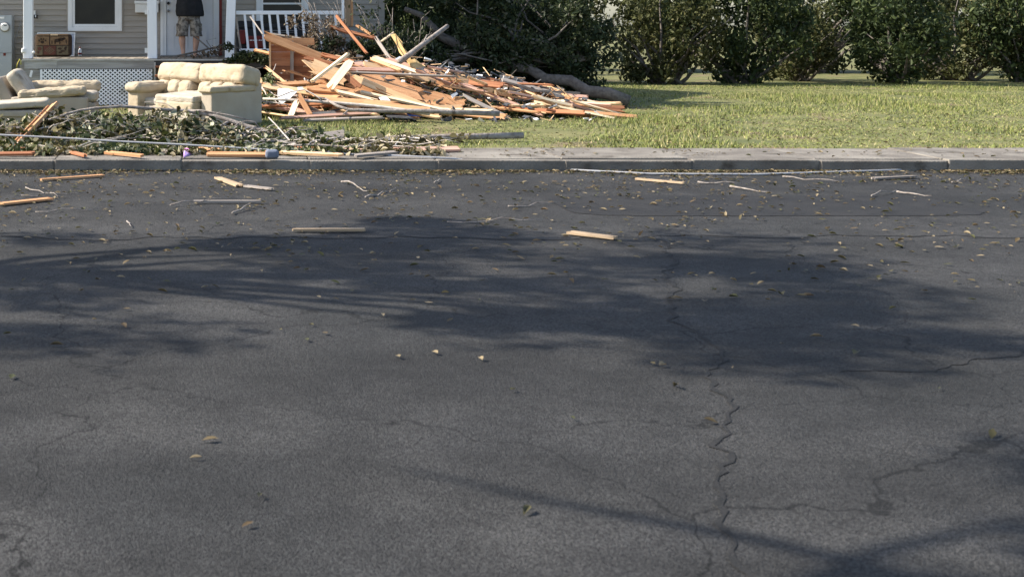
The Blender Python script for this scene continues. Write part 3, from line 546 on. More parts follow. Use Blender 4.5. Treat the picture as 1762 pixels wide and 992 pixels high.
# ================================================================== PERSON
def person():
    bx, by, bz = (325.5-PX)*28.45/F, 28.45, FLOOR+.003
    root = thing('person', 'person in black shirt, camouflage shorts and bare legs standing at the door', 'person', (bx, by, bz))
    V = []; E = []; RR = []
    def v(x, y, z, r, par=None):
        V.append((x, y, z)); RR.append(r if isinstance(r, tuple) else (r, r))
        if par is not None: E.append((par, len(V)-1))
        return len(V)-1
    pel = v(0, 0, .95, (.165, .12)); wa = v(0, .0, 1.12, (.165, .125), pel); ch = v(0, .0, 1.33, (.175, .125), wa); nk0 = v(0, .01, 1.47, .075, ch); nk = v(0, 0, 1.54, .056, nk0)
    hd0 = v(0, -.012, 1.60, (.062, .075), nk); hd1 = v(0, -.012, 1.68, (.075, .095), hd0); hd2 = v(0, -.005, 1.755, (.062, .08), hd1)
    for s in (-1, 1):
        hx = v(s*.10, 0, .90, .095, pel); th = v(s*.125, -.01, .70, .082, hx); kn = v(s*.14, -.02, .49, .064, th); cf = v(s*.145, .015, .34, .078, kn); sh = v(s*.13, .02, .20, .056, cf); an = v(s*.118, .02, .085, .040, sh)
        heel = v(s*.115, .045, .035, .033, an); ft = v(s*.125, -.07, .032, (.042, .028), an); toe = v(s*.135, -.155, .022, (.038, .018), ft)
        shd = v(s*.20, .01, 1.43, .07, ch); ua = v(s*.27, .02, 1.32, .056, shd); el = v(s*.285, .0, 1.21, .045, ua); fa = v(s*.20, -.15, 1.25, .038, el); wr = v(s*.08, -.20, 1.30, .028, fa); pm = v(s*.03, -.205, 1.33, (.036, .02), wr)
        for k in range(4):
            a = (k-1.5)*.017; f1 = v(s*.0-.0*s+s*.0, -.21-.004*k, 1.355+a*.6+.02, .0085, pm); f2 = v(-s*.035, -.2, 1.36+a, .008, f1); v(-s*.055+abs(a)*s*.2, -.18, 1.35+a, .007, f2)
        t1 = v(s*.045, -.215, 1.365, .010, pm); v(s*.03, -.215, 1.395, .009, t1)
    me = bpy.data.meshes.new('body'); me.from_pydata(V, E, []); me.update()
    ob = link('body', me, M['skin'], root)
    bm = bmesh.new(); bm.from_mesh(me); ly = bm.verts.layers.skin.verify(); bm.verts.ensure_lookup_table()
    for i, vv in enumerate(bm.verts): vv[ly].radius = RR[i]; vv[ly].use_root = (i == 0)
    bm.to_mesh(me); bm.free()
    sm = ob.modifiers.new('skin', 'SKIN'); sm.use_smooth_shade = True; sb = ob.modifiers.new('sub', 'SUBSURF'); sb.levels = 2; sb.render_levels = 2
    # face and hair
    fm = MB()
    fm.sq((0, -.115, 1.655), (.013, .02, .022), .8, .8, nu=10, nv=8)
    fm.build('nose', M['skin'], root, True)
    for s in (-1, 1):
        MB().sq((s*.03, -.098, 1.685), (.012, .008, .008), .9, .9, nu=10, nv=8).build('eye', M['white'], root, True)
        MB().sq((s*.083, .0, 1.665), (.01, .02, .032), .8, .8, nu=10, nv=8).build('ear', M['skin'], root, True)
    MB().sq((0, -.098, 1.615), (.026, .01, .006), .9, .9, nu=10, nv=8).build('mouth', mat('lips', (.36,.15,.12)), root, True)
    MB().sq((0, .012, 1.735), (.086, .105, .075), .9, .9, wr=.04, fr=30).build('hair', M['hair'], root, True)
    # shirt
    sm = MB()
    sm.loft([(.02,-.005,.825,.27,.175),(.02,-.005,.85,.285,.19),(.015,-.01,.93,.285,.20),(0,-.01,1.05,.28,.195),(0,0,1.2,.245,.165),(0,0,1.32,.24,.155),(0,.005,1.42,.215,.13),(0,.01,1.485,.12,.09),(0,.01,1.515,.075,.075)], 32, .10, 2)
    for s in (-1, 1): sm.tube([(s*.14,.01,1.43), (s*.23,.015,1.40), (s*.285,.02,1.30), (s*.295,.005,1.20)], [.10, .095, .085, .085], 14)
    sm.build('shirt', M['cloth'], root, True)
    st = MB()
    st.loft([(0,0,.98,.20,.15),(0,0,.90,.215,.16),(0,0,.80,.225,.155),(0,0,.735,.215,.14)], 28, .06, 4)
    for s in (-1, 1):
        w = s*.012
        st.loft([(s*.10,0,.80,.11,.135),(s*.115,-.005,.70,.118,.13),(s*.13,-.01,.58,.118,.122),(s*.142,-.015,.47,.118,.118),(s*.148,-.015,.43,.122,.12),(s*.148,-.015,.418,.119,.117),(s*.148,-.015,.43,.105,.105)], 20, .10, 7+s)
    o = st.build('shorts', M['camo'], root, True)
    for s in (-1, 1):
        MB().sq((s*.245, -.01, .60), (.018, .07, .08), .3, .3, nu=12, nv=10).build('cargo_pocket', M['camo'], o, True)
person()
# ================================================================== SOFAS
def rotx(a): return Matrix.Rotation(a, 3, 'X')
def roty(a): return Matrix.Rotation(a, 3, 'Y')
def loveseat():
    # local x runs along its length away from the near arm, local y from front to back
    g = G(365, 219.5); rz = math.atan2(.73, -.68)
    r = thing('loveseat', 'dirty cream loveseat on the lawn with one seat slid forward', 'sofa', (g.x, g.y, 0), rz)
    # handedness: x axis = v(-.68,.73); y axis = rotate x by +90 = (-.73,-.68) -> front is +y
    L, D = 2.05, 1.1
    def sq(nm, m, c, h, e=.25, wr=.012, rot=None, fr=6, seed=0, e2=None, par=None, nu=34, nv=24): return MB().sq(c, h, e, e2 or e, rot, wr, fr, nu, nv, seed).build(nm, M[m], par or r, True)
    near = sq('arm', 'fabricside', (.13, -D/2, .275), (.13, D/2, .268), .13, .010, fr=4); tag(near, 'flat sided arm nearest the camera')
    sq('arm_pad', 'fabric', (.13, -.46, .58), (.15, .50, .05), .36, .26, None, 7, 3, par=near, nu=60)
    far = sq('arm', 'fabric', (L-.14, -D/2, .26), (.14, D/2, .25), .14, .02)
    sq('arm_pad', 'fabric', (L-.15, -.42, .55), (.18, .48, .085), .48, .20, None, 7, 8, par=far, nu=60)
    sq('back_frame', 'fabricside', (L/2, -D+.10, .34), (L/2-.005, .11, .33), .2, .02)
    sq('seat_base', 'fabricside', (L/2, -.55, .15), (L/2-.25, .42, .13), .12, .01)
    t = rotx(R(14))
    for i, (x0, sd_, hw) in enumerate(((.515, 1, .535), (1.53, 5, .53))):
        sq('back_cushion', 'fabric', (x0, -.86, .765), (hw, .225, .155), .31, .12, t, 6, sd_, nu=90)
        for k in range(3): sq('tufted_panel', 'fabric', (x0-.25+.27*k, -.66, .53), (.142, .13, .12), .32, .14, t, 7, k+sd_, nu=40)
    s = sq('seat_cushion', 'fabric2', (.74, -.28, .435), (.46, .42, .06), .33, .24, rotx(R(-3)), 6, 11, nu=64)
    sq('seat_front', 'fabric', (.74, .04, .30), (.45, .11, .10), .30, .12, None, 6, 4, nu=50)
    sq('footrest', 'fabric2', (.76, .07, .15), (.47, .10, .07), .28, .12, None, 6, 14, nu=50)
    sq('seat_cushion', 'fabric2', (1.5, -.5, .33), (.34, .36, .06), .35, .15, None, 6, 17, nu=50)
loveseat()
def armchair():
    g = G(150, 210.5); r = thing('armchair', 'cream recliner armchair seen from its side left of the lattice', 'armchair', (g.x, g.y, 0), 0)
    def sq(nm, m, c, h, e=.25, wr=.012, rot=None, fr=6, seed=0, par=None, nu=34): return MB().sq(c, h, e, e, rot, wr, fr, nu, 24, seed).build(nm, M[m], par or r, True)
    a = sq('arm', 'fabricside', (-.62, .13, .21), (.62, .13, .20), .12, .01, fr=4); sq('arm_pad', 'fabric', (-.58, .13, .478), (.54, .17, .072), .38, .40, roty(R(-4)), 9, 3, a, 80)
    b = sq('arm', 'fabricside', (-.60, 1.0, .24), (.62, .13, .23), .12, .01); sq('arm_pad', 'fabric', (-.48, 1.0, .53), (.60, .17, .095), .38, .36, roty(R(-1)), 9, 9, b, 80)
    sq('seat_base', 'fabricside', (-.5, .56, .17), (.55, .32, .15), .12, .01)
    sq('seat_cushion', 'fabric2', (-.44, .565, .40), (.56, .32, .085), .38, .16, None, 6, 5, nu=50)
    sq('footrest', 'fabricside', (.04, .565, .17), (.08, .31, .13), .25, .06)
    sq('back_cushion', 'fabric2', (-1.13, .565, .585), (.11, .42, .27), .34, .12, roty(R(-34)), 5, 6, nu=60)
    sq('back_frame', 'fabricside', (-1.34, .565, .38), (.10, .44, .36), .2, .03, roty(R(-30)))
armchair()
def ottoman():
    r = thing('ottoman', 'cream upholstered footstool in front of the armchair cut by left edge', 'footstool', (-2.95, 20.95, 0), R(4))
    def sq(nm, m, c, h, e=.25, wr=.012, rot=None, seed=0, nu=40): return MB().sq(c, h, e, e, rot, wr, 5, nu, 24, seed).build(nm, M[m], r, True)
    sq('base', 'fabricside', (-.22, .35, .125), (.66, .36, .115), .15, .03); sq('middle_pad', 'fabricside', (-.22, .34, .25), (.69, .38, .055), .30, .14, None, 2, 60); sq('cushion', 'fabric2', (-.22, .35, .365), (.70, .40, .055), .34, .2, roty(R(-3)), 7, 60)
ottoman()
# ================================================================== WRECKED TIMBER HEAP
HG = 'splintered boards of the debris heap'
sp = [ # name, x0,y0,Y0, x1,y1,Y1, width, thick, kind, normal, label
 ('beam', 452,60,24.6, 566,104,24.5, .15,.045,'orange', (-.3,-.85,.5), 'long orange brown beam sloping from railing down to heap, uppermost at left'),
 ('board', 455,114,24.3, 492,144,24.0, .05,.03,'fresh', (-.4,-.6,.7), 'thin splintered lath leaning beside the loveseat back'),
 ('board', 470,146,23.9, 562,141,24.0, .07,.05,'orange', (-.1,-.7,.7), 'level orange board below the standing brown wall panel'),
 ('board', 600,92,23.7, 536,141,23.4, .075,.045,'cream', (-.75,-.35,.55), 'pale clean board crossing upwards at the heap centre, thinner one of the pair'),
 ('board', 605,104,23.6, 566,153,23.3, .15,.025,'cream', (-.3,-.8,.4), 'wide pale board with torn lower end leaning at the heap centre'),
 ('lath', 600,124.5,23.9, 790,132,23.9, .035,.03,'grey', (0,-.5,.8), 'long thin grey brown lath lying level across the right of the heap'),
 ('board', 606,133,23.7, 760,196,23.2, .12,.04,'fresh', (-.35,-.8,.55), 'long bright plank sloping down to right across the heap front'),
 ('board', 652,136,24.2, 800,190,23.9, .20,.03,'fresh', (-.3,-.85,.45), 'broad light plank with knots behind the long bright plank'),
 ('board', 574,156,23.2, 650,174,23.0, .06,.04,'cream', (-.2,-.5,.85), 'short pale stick of timber low at heap front'),
 ('board', 620,158,23.4, 775,192,22.9, .055,.04,'cream', (-.3,-.4,.85), 'narrow cream board just below the long bright plank'),
 ('board', 597,119,24.2, 692,121,24.3, .075,.04,'pink', (-.1,-.7,.7), 'level pinkish board near the top centre of the heap'),
 ('board', 640,98,24.7, 718,125,24.3, .07,.05,'cream', (-.4,-.5,.75), 'splintered pale board fanning down at upper right of heap'),
 ('board', 636,101,24.5, 690,122,24.2, .06,.04,'fresh', (-.4,-.5,.75), 'split fresh board lying under the fanned pale board'),
 ('board', 660,101,24.9, 775,138,24.5, .11,.04,'pink', (-.35,-.6,.7), 'broad pink orange board sloping right behind the fanned boards'),
 ('board', 592,127,23.5, 620,151,23.3, .10,.03,'rust', (-.1,-.95,.2), 'short red brown board standing in shade at heap centre'),
 ('board', 528,153,23.4, 612,160,23.3, .09,.04,'orange', (-.1,-.6,.8), 'orange board lying low left of heap centre'),
 ('board', 513,162,22.9, 534,198,22.7, .085,.025,'orange', (-.3,-.85,.4), 'short pointed orange board stuck in grass in front of the heap'),
 ('board', 511,173,22.9, 498,205,22.6, .105,.02,'cream', (-.4,-.8,.4), 'short pale speckled board leaning in grass in front of the heap'),
 ('lath', 578,26,25.6, 632,93,25.0, .05,.04,'rust', (-.7,-.5,.4), 'tall rust coloured lath slanting in front of the broken post'),
 ('board', 566,45,25.8, 600,57,25.7, .05,.04,'rust', (-.2,-.7,.6), 'short rust board stub among dry twigs below the railing'),
 ('board', 580,50,25.9, 648,67,25.6, .055,.05,'rust', (-.2,-.7,.6), 'rust brown board lying behind the tall slanting lath'),
 ('board', 612,43,26.2, 643,63,25.9, .05,.03,'orange', (-.2,-.7,.6), 'brown board leaning against the siding at right'),
 ('board', 645,63,25.4, 673,104,25.0, .06,.04,'grey', (-.6,-.6,.4), 'grey tan board leaning left above the fanned boards'),
 ('lath', 654,73,25.5, 678,56,25.7, .03,.03,'cream', (-.2,-.7,.6), 'short pale stick tilted upward before the dark foliage'),
 ('board', 517,98,24.3, 580,111,24.2, .055,.04,'rust', (-.1,-.9,.4), 'dark red board under the long orange brown beam'),
 ('board', 553,94,24.5, 612,108,24.3, .07,.05,'rust', (-.2,-.8,.5), 'brown beam end right of the long orange brown beam'),
 ('board', 437,86,25.0, 466,93,24.8, .05,.035,'orange', (-.2,-.6,.8), 'orange board end poking left over the loveseat'),
 ('lath', 430,28,26.4, 453,60,26.0, .025,.025,'grey', (-.5,-.7,.5), 'thin grey stick leaning on the railing balusters'),
 ('lath', 455,57,26.2, 533,69,26.0, .035,.03,'grey', (-.1,-.6,.8), 'grey brown lath lying level in front of the balusters'),
 ('board', 528,66,25.9, 531,78,25.8, .055,.04,'cream', (-.3,-.9,.2), 'short upright wood block below the railing'),
 ('board', 610,130,24.4, 640,152,24.0, .09,.03,'rust', (.5,-.8,.2), 'dark brown board standing behind the long bright plank'),
 ('board', 640,129,24.4, 655,150,24.2, .06,.03,'rust', (.5,-.8,.2), 'narrow dark brown stud between bright planks'),
 ('board', 700,130,24.5, 711,146,24.3, .06,.03,'rust', (.5,-.8,.2), 'short dark stud at right behind the broad light plank'),
 ('board', 445,183,23.4, 640,176,23.5, .06,.03,'rust', (0,-.5,.8), 'long brown lath lying at the foot of the heap'),
 ('board', 480,203,22.5, 650,194,22.7, .06,.03,'pink', (0,-.5,.8), 'pinkish board lying on grass along the heap front'),
 ('board', 520,207,22.3, 660,202,22.4, .05,.03,'grey', (0,-.4,.9), 'grey board lying on grass, lowest of the heap front'),
 ('board', 585,190,22.9, 655,198,22.6, .04,.03,'fresh', (0,-.4,.9), 'thin fresh lath lying on the grass edge of heap'),
 ('board', 640,181,23.2, 760,203,22.5, .07,.03,'fresh', (-.2,-.4,.85), 'fresh board lying low at the right of the heap front'),
 ('board', 598,138,23.9, 700,176,23.5, .24,.025,'orange', (-.35,-.7,.65), 'wide orange plank under the long bright plank'),
 ('board', 655,112,24.7, 790,150,24.3, .22,.03,'orange', (-.3,-.75,.6), 'wide orange plank behind the level grey brown lath'),
 ('board', 690,152,24.0, 800,182,23.6, .22,.03,'orange', (-.3,-.75,.6), 'wide orange plank at the right edge below the broad light plank'),
 ('board', 545,146,23.8, 640,168,23.4, .17,.03,'orange', (-.2,-.55,.8), 'wide dull orange plank lying flat at heap centre'),
 ('board', 560,172,23.0, 690,181,22.9, .17,.025,'orange', (-.1,-.45,.85), 'wide flat orange plank beneath the grey branches'),
 ('board', 620,178,22.9, 740,190,22.7, .15,.025,'orange', (-.1,-.45,.85), 'wide orange plank beneath the thick grey branch at right'),
 ('board', 535,112,24.0, 600,138,23.8, .26,.02,'fresh', (-.3,-.75,.55), 'wide fresh board behind the two pale crossing boards'),
 ('board', 600,108,25.0, 672,118,24.8, .10,.04,'pink', (-.2,-.7,.6), 'pinkish board lying behind the fanned pale boards'),
]
for (nm, x0,y0,Y0, x1,y1,Y1, wd, th, kd, nr, lb) in sp:
    plank(nm, P(x0,y0,Y0), P(x1,y1,Y1), wd, th, kd, nr, lb, group=HG, jag=.18)
# standing piece of plank wall
wp = thing('wall_panel', 'standing torn section of brown plank wall beside the loveseat', 'wall panel', P(463, 145, 24.8), R(-6)); wo = P(463, 145, 24.8)
for i in range(6):
    zt = .74-.125*i+.02; l = .78+random.uniform(-.05, .1)-(.06*i if i < 2 else 0)
    o = link('plank', plank_mesh(l, .122, .022, .05), WD['rust' if i not in (0,) else 'orange'], wp); o.matrix_local = Matrix.Translation((l/2, 0, zt)) @ Matrix.Rotation(R(90), 4, 'X')
for x_, m in ((.02, 'fresh'), (.41, 'grey')):
    o = link('stud', plank_mesh(.75, .06 if x_ > .1 else .03, .05, .03), WD[m], wp); o.matrix_local = Matrix.Translation((x_, -.04, .40)) @ Matrix.Rotation(R(90), 4, 'Y') @ Matrix.Rotation(R(90), 4, 'X')
# sheets
def plate(name, label, cat, pts, th, m):
    q = [Vector(p) for p in pts]; n = (q[1]-q[0]).cross(q[2]-q[0]).normalized()*th; k = len(q); c = sum(q, Vector())/k
    return tag(MB().add(q+[v+n for v in q], [tuple(range(k-1,-1,-1)), tuple(range(k, 2*k))]+[(i, (i+1)%k, k+(i+1)%k, k+i) for i in range(k)]).build(name, m, None, org=c), label, cat)
plate('plywood_sheet', 'light orange torn plywood sheet under the dark red board', 'plywood', (P(519,104,24.2), P(545,128,23.9), P(585,130,24.0), P(566,112,24.4), P(540,103,24.5)), .012, WD['fresh'])
ys = mat('torn_board_yellow', (.52,.33,.13), (.64,.44,.20), 9, .85, .2, 30)
plate('torn_sheet', 'yellow torn particle board strip zigzagging before dark foliage', 'board', (P(672,60,25.3), P(680,58,25.3), P(692,72,25.2), P(694,82,25.15), P(704,92,25.0), P(708,106,24.8), P(697,101,24.85), P(687,90,25.0), P(683,78,25.1)), .012, ys)
plate('torn_sheet', 'lower yellow torn particle board lying right of the fanned boards', 'board', (P(700,104,24.8), P(714,101,24.9), P(732,116,24.8), P(720,121,24.6), P(706,114,24.7)), .012, ys)
plate('plywood_sheet', 'broad torn orange sheet lying over the right of the heap', 'plywood', (P(618,128,23.9), P(664,124,24.3), P(712,150,24.0), P(728,172,23.6), P(690,170,23.4), P(650,152,23.5)), .014, WD['orange'])
plate('plywood_sheet', 'torn orange sheet lying low before the wall panel', 'plywood', (P(520,150,23.7), P(560,145,23.9), P(596,158,23.4), P(575,170,23.1), P(540,165,23.2)), .014, WD['orange'])
plate('foam_sheet', 'crumpled white sheet low at the left of the heap', 'sheet', (P(478,153,23.5), P(495,152,23.6), P(511,158,23.5), P(500,168,23.2), P(486,178,23.0), P(478,172,23.1)), .01, M['sheet'])
plate('foam_sheet', 'small white panel scrap above the crumpled white sheet', 'sheet', (P(512,150,23.7), P(536,149,23.8), P(536,153,23.7), P(514,154,23.6)), .01, M['sheet'])
plate('foam_sheet', 'white scrap caught below the long bright plank', 'sheet', (P(652,167,23.1), P(664,166,23.2), P(672,173,23.0), P(656,172,23.0)), .01, M['sheet'])
plate('plastic_scrap', 'pale blue plastic scrap beside the dark log at right', 'plastic', (P(677,103,24.9), P(688,97,25.1), P(697,101,25.0), P(686,108,24.8)), .01, mat('pale_blue', (.45,.52,.65), (.5,.57,.7)))
plate('plastic_scrap', 'bright blue plastic strip lying at the heap foot at right', 'plastic', (P(700,195,22.8), P(730,196,22.9), P(732,200,22.7), P(704,198.5,22.7)), .012, M['blue'])
plate('shingle_sheet', 'dark roofing shingle piece lying on the heap front', 'shingle', (P(642,179,23.2), P(660,175,23.3), P(672,178,23.2), P(655,182,23.1)), .012, M['shingle'])
plate('shingle_sheet', 'dark blue grey roofing sheet lying flat below heap centre', 'shingle', (P(532,194,23.0), P(575,190,23.2), P(580,195,22.9), P(540,198,22.8)), .012, M['shingle'])
plate('shingle_sheet', 'dark roofing scrap lying at the heap foot beside the bright blue strip', 'shingle', (P(662,196,22.9), P(700,198,22.8), P(712,204,22.5), P(668,201,22.6)), .012, M['shingle'])
# the rest of the heap: boards nobody can tell apart, thrown over a mound that runs on past the picture
def mound(X, Y):
    a = max(0, 1-((X-2.7)/2.4)**2) if X < 2.7 else max(0, 1-((X-2.7)/4.6)**2)
    b = max(0, 1-((Y-25.2)/2.0)**2); return .95*a*b
ks = ['fresh', 'orange', 'fresh', 'pink', 'orange', 'rust', 'grey', 'cream']; nfill = 0
while nfill < 190:
    X = random.uniform(.6, 6.6); Y = random.uniform(23.2, 26.6); h = mound(X, Y)
    if h < .04: continue
    L = random.uniform(.5, 2.2); a = random.gauss(-.1, .38); z = random.uniform(.25, .96)*h; sl = random.gauss(-.20, .13)
    d = Vector((math.cos(a)*math.cos(sl), math.sin(a)*math.cos(sl), math.sin(sl))); c = Vector((X, Y, z+.03))
    lo = c.z-abs(d.z)*L/2
    if lo < .02: c.z += .02-lo
    if c.z+abs(d.z)*L/2 > h+.22: continue
    if Y < 24.4 and 2.0 < X < 3.9 and c.z > .28: continue
    if 24.2 < Y < 25.0 and X < 1.75 and c.z > .35: continue
    plank('board', c-d*L/2, c+d*L/2, random.choice((.03,.04,.06,.09,.14,.2)), random.uniform(.015,.045), random.choice(ks), (random.gauss(-.15,.3), random.gauss(-.45,.3), .8), 'splintered board lying jumbled inside the debris heap', group='jumbled boards inside the debris heap', jag=.2); nfill += 1
def shards(name, label, n, m, lmin, lmax, wmin, wmax, tmax):
    mb = MB()
    for _ in range(n):
        X = random.uniform(.6, 6.6); Y = random.uniform(22.6, 26.2); h = mound(X, Y)
        if random.random() > .25+h: continue
        L, w, t = random.uniform(lmin, lmax), random.uniform(wmin, wmax), random.uniform(.004, tmax); R3 = Matrix.Rotation(random.gauss(0, .7), 3, 'Z') @ Matrix.Rotation(random.gauss(.1, .35), 3, 'Y') @ Matrix.Rotation(random.gauss(0, .6), 3, 'X')
        c = Vector((X, Y, h*random.uniform(.75, 1.08)+.03)); k = random.uniform(.2, 1)
        mb.add([c+R3 @ Vector(q) for q in ((-L/2,-w/2,0),(L/2,-w/2*k,0),(L/2*random.uniform(.7,1.1),w/2*k,0),(-L/2*random.uniform(.7,1),w/2,0),(-L/2,-w/2,t),(L/2,-w/2*k,t),(L/2*.9,w/2*k,t),(-L/2*.85,w/2,t))], [(3,2,1,0),(4,5,6,7),(0,1,5,4),(1,2,6,5),(2,3,7,6),(3,0,4,7)])
    tag(mb.build(name, m), label, 'debris', kind='stuff')
shards('splinters', 'pale wood splinters strewn over the debris heap', 380, WD['fresh'], .08, .4, .008, .035, .012)
shards('dark_splinters', 'dark wood and shingle chips strewn over the debris heap', 500, M['shingle'], .05, .22, .02, .10, .012)
shards('plaster_scraps', 'white plaster and insulation scraps strewn over the debris heap', 150, M['sheet'], .04, .16, .02, .09, .02)
# leaves and twigs packed in the heap
pts = []
for _ in range(9000):
    X = random.uniform(.5, 6.8); Y = random.uniform(23.6, 26.9); h = mound(X, Y)
    if h > .05: pts.append((X, Y, random.uniform(0, .8)*h))
st = [(wig((random.uniform(.8, 6), random.uniform(24, 26.4), .05), (random.uniform(.8, 6), random.uniform(24.5, 26.6), random.uniform(.3, .8)), 5, .08), .018, .005) for _ in range(26)]
hl = branch('brush_litter', 'dark leaves and twigs packed between the boards of the heap', 'brush', st, pts, .09, L_DARK, 'barkdark'); hl['kind'] = 'stuff'
# branches lying on the front of the heap
def pxb(seq): return [P(*s) for s in seq]
branch('fallen_branch', 'grey bare branch lying over the heap front, upper one', 'branch', [(pxb([(452,170,23.0),(520,173,22.9),(578,177,22.8),(645,183,22.7),(690,189,22.6),(740,196,22.5)]), .022, .034), (pxb([(578,177,22.8),(545,166,22.9),(525,155,22.9)]), .012, .008)], bark='barkpale')
branch('fallen_branch', 'thick grey bare branch lying over the heap front, lower one', 'branch', [(pxb([(560,170,22.9),(580,182,22.6),(600,189,22.5),(660,191,22.5),(728,191,22.5),(860,196,22.3)]), .02, .045), (pxb([(600,189,22.5),(590,197,22.3)]), .012, .008)], bark='bark')
branch('log', 'dark grey log slanting up right out of the heap', 'log', [(pxb([(686,107,24.6),(706,93,24.8),(728,76,25.0),(770,45,25.6)]), .055, .04), (pxb([(728,76,25),(735,60,25.1)]), .02, .012)], bark='bark')
branch('fallen_branch', 'thin pale twig arched at the left of the heap', 'branch', [(pxb([(478,167,22.9),(500,158,23.0),(524,154,22.9),(545,165,22.8),(556,176,22.7)]), .012, .009)], bark='barkpale')
branch('fallen_branch', 'slim pale stick lying beside the loveseat foot', 'branch', [(pxb([(450,174.5,22.7),(480,178,22.6),(496,181,22.5)]), .014, .01), (pxb([(460,177,22.7),(450,182,22.6)]), .009, .006)], bark='barkpale')
# ================================================================== TREES AND BRUSH
def blob(cs, n, zmin=.02):
    out = []
    for (c, r, k) in cs:
        m = int(n*k); p = rng.normal(size=(m, 3)); p /= np.linalg.norm(p, axis=1)[:, None]; p *= (rng.uniform(0, 1, m)**.45)[:, None]
        p = p*np.array(r)+np.array(c); out.append(p)
    p = np.concatenate(out); return p[p[:, 2] > zmin]
def clumps(c, r, ncl, rcl, n):
    cs = []
    for _ in range(ncl):
        d = rng.normal(size=3); d /= np.linalg.norm(d); d *= rng.uniform(.3, 1)**.6
        cs.append((np.array(c)+d*np.array(r), (rcl*rng.uniform(.6,1.3),)*3, 1/ncl))
    return cs, blob(cs, n)
# brown leaved brush by the broken post
cs, lv = clumps((1.95, 26.0, 1.2), (.70, .35, .70), 40, .14, 3000)
st = [(wig((2.6, 26.0, .5), c[0], 5, .05), .022, .005) for c in cs[:18]]+[(wig((2.7, 26.1, .4), P(540, 5, 26.0), 6, .04), .025, .006), (wig((2.7, 26.1, .4), P(515, -15, 26.0), 6, .04), .02, .005)]
st += [(wig((2.65, 26.05, .5), P(random.uniform(505, 606), random.uniform(-12, 60), 26.0+random.uniform(-.3, .3)), 7, .06), .012, .003) for _ in range(26)]
lv = np.concatenate([lv[(lv[:, 2] < 1.9)], blob([((2.45, 25.7, .85), (.55, .35, .28), 1)], 1300)])
branch('dry_brush', 'broken branches with dry brown leaves in front of the railing end', 'branch', st, lv, .058, L_DRY, 'bark')
cs, lv = clumps((2.55, 25.9, .88), (.85, .35, .42), 30, .17, 3300)
branch('leafy_branch', 'dark green leafy branch tuft on the middle of the heap', 'branch', [(wig((2.7, 25.6, .4), c[0], 4, .06), .016, .005) for c in cs[:8]], lv, .085, L_DARK, 'barkdark')
# dark fallen tree at the right corner of the house
cs, lv = clumps((6.05, 28.3, 1.3), (2.15, 1.4, 1.6), 115, .32, 25000)
cs2, lv2 = clumps((3.75, 27.0, .95), (.8, .5, .6), 30, .22, 5200); cs = cs2[:8]+cs; lv = np.concatenate([lv, lv2])
tr = branch('fallen_tree', 'dark leaved fallen tree lying against the right corner of the house', 'tree', [(wig((7.9, 26.4, .12), (5.2, 27.8, 1.0), 8, .015), .13, .10), (wig((5.2, 27.8, 1.0), (3.9, 28.2, 1.9), 5, .04), .12, .05)]+[(wig((random.uniform(4.6,7.5), 27.6, .9), c[0], 5, .05), .04, .008) for c in cs[:46]], lv, .10, L_DARK, 'barkdark')
tb = Vector((3.5, 26.2, .45)); ends = [P(random.uniform(596, 745), random.uniform(2, 92), 26.1+random.uniform(-.5, .4)) for _ in range(34)]
tl = []
for e in ends:
    for _ in range(55):
        t = random.uniform(.45, 1.02); c = tb.lerp(e, t); tl.append((c.x+random.gauss(0, .09), c.y+random.gauss(0, .09), max(.1, c.z+random.gauss(0, .09))))
branch('leafy_branch', 'tangle of dark leafy branches over the heap before the house corner', 'branch', [(wig(tb, e, 7, .06), .016, .003) for e in ends], [p for p in tl if noise.noise((p[0]*2, p[1]*2, p[2]*2)) > -.08], .075, L_DARK, 'bark')
# brush on the porch edge and beside the loveseat
branch('fallen_branch', 'dark bare branch fallen on the porch before the door', 'branch', [(pxb([(305,96.5,27.4),(340,89,27.4),(372,81,27.5),(385,76,27.5)]), .022, .014), (pxb([(329,60,27.5),(345,71,27.45),(362,86,27.4),(372,95,27.3)]), .014, .016), (pxb([(372,95,27.3),(355,70,27.4),(372,66,27.4)]), .008, .004), (pxb([(345,90,27.3),(335,84,27.3)]), .007, .004)],
       blob([(P(355, 93, 27.2), (.28,.12,.07), .5), (P(372, 88, 27.3), (.16,.12,.13), .35), (P(335, 97, 27.1), (.2,.1,.04), .15)], 170, .9), .065, L_DRY, 'barkdark')
branch('fallen_branch', 'leafy dark green branch draped over porch edge below the third post', 'branch', [(wig(P(470, 108, 26.3), P(400, 92, 26.7), 6, .04), .022, .008), (wig(P(430, 98, 26.6), P(392, 70, 26.8), 4, .04), .012, .004), (wig(P(470, 108, 26.3), P(440, 118, 26.2), 4, .06), .012, .005)],
       blob([(P(428, 98, 26.5), (.34,.25,.12), .6), (P(455, 100, 26.3), (.15,.2,.15), .25), (P(393, 80, 26.8), (.1,.1,.12), .05), (P(400, 104, 26.6), (.2,.2,.05), .1)], 900), .085, L_DARK, 'barkdark')
branch('fallen_branch', 'leafy branch with pale twigs between the loveseat and the wall panel', 'branch', [(wig(P(450, 150, 23.9), P(482, 168, 23.5), 5, .05), .014, .005), (wig(P(450, 150, 23.9), P(480, 180, 23.2), 5, .05), .014, .005), (wig(P(450, 150, 23.9), P(475, 110, 24.4), 5, .05), .014, .005)],
       blob([(P(463, 150, 24.0), (.13,.25,.25), .6), (P(460, 172, 23.6), (.16,.25,.1), .4)], 520), .075, L_FRONT, 'barkpale')
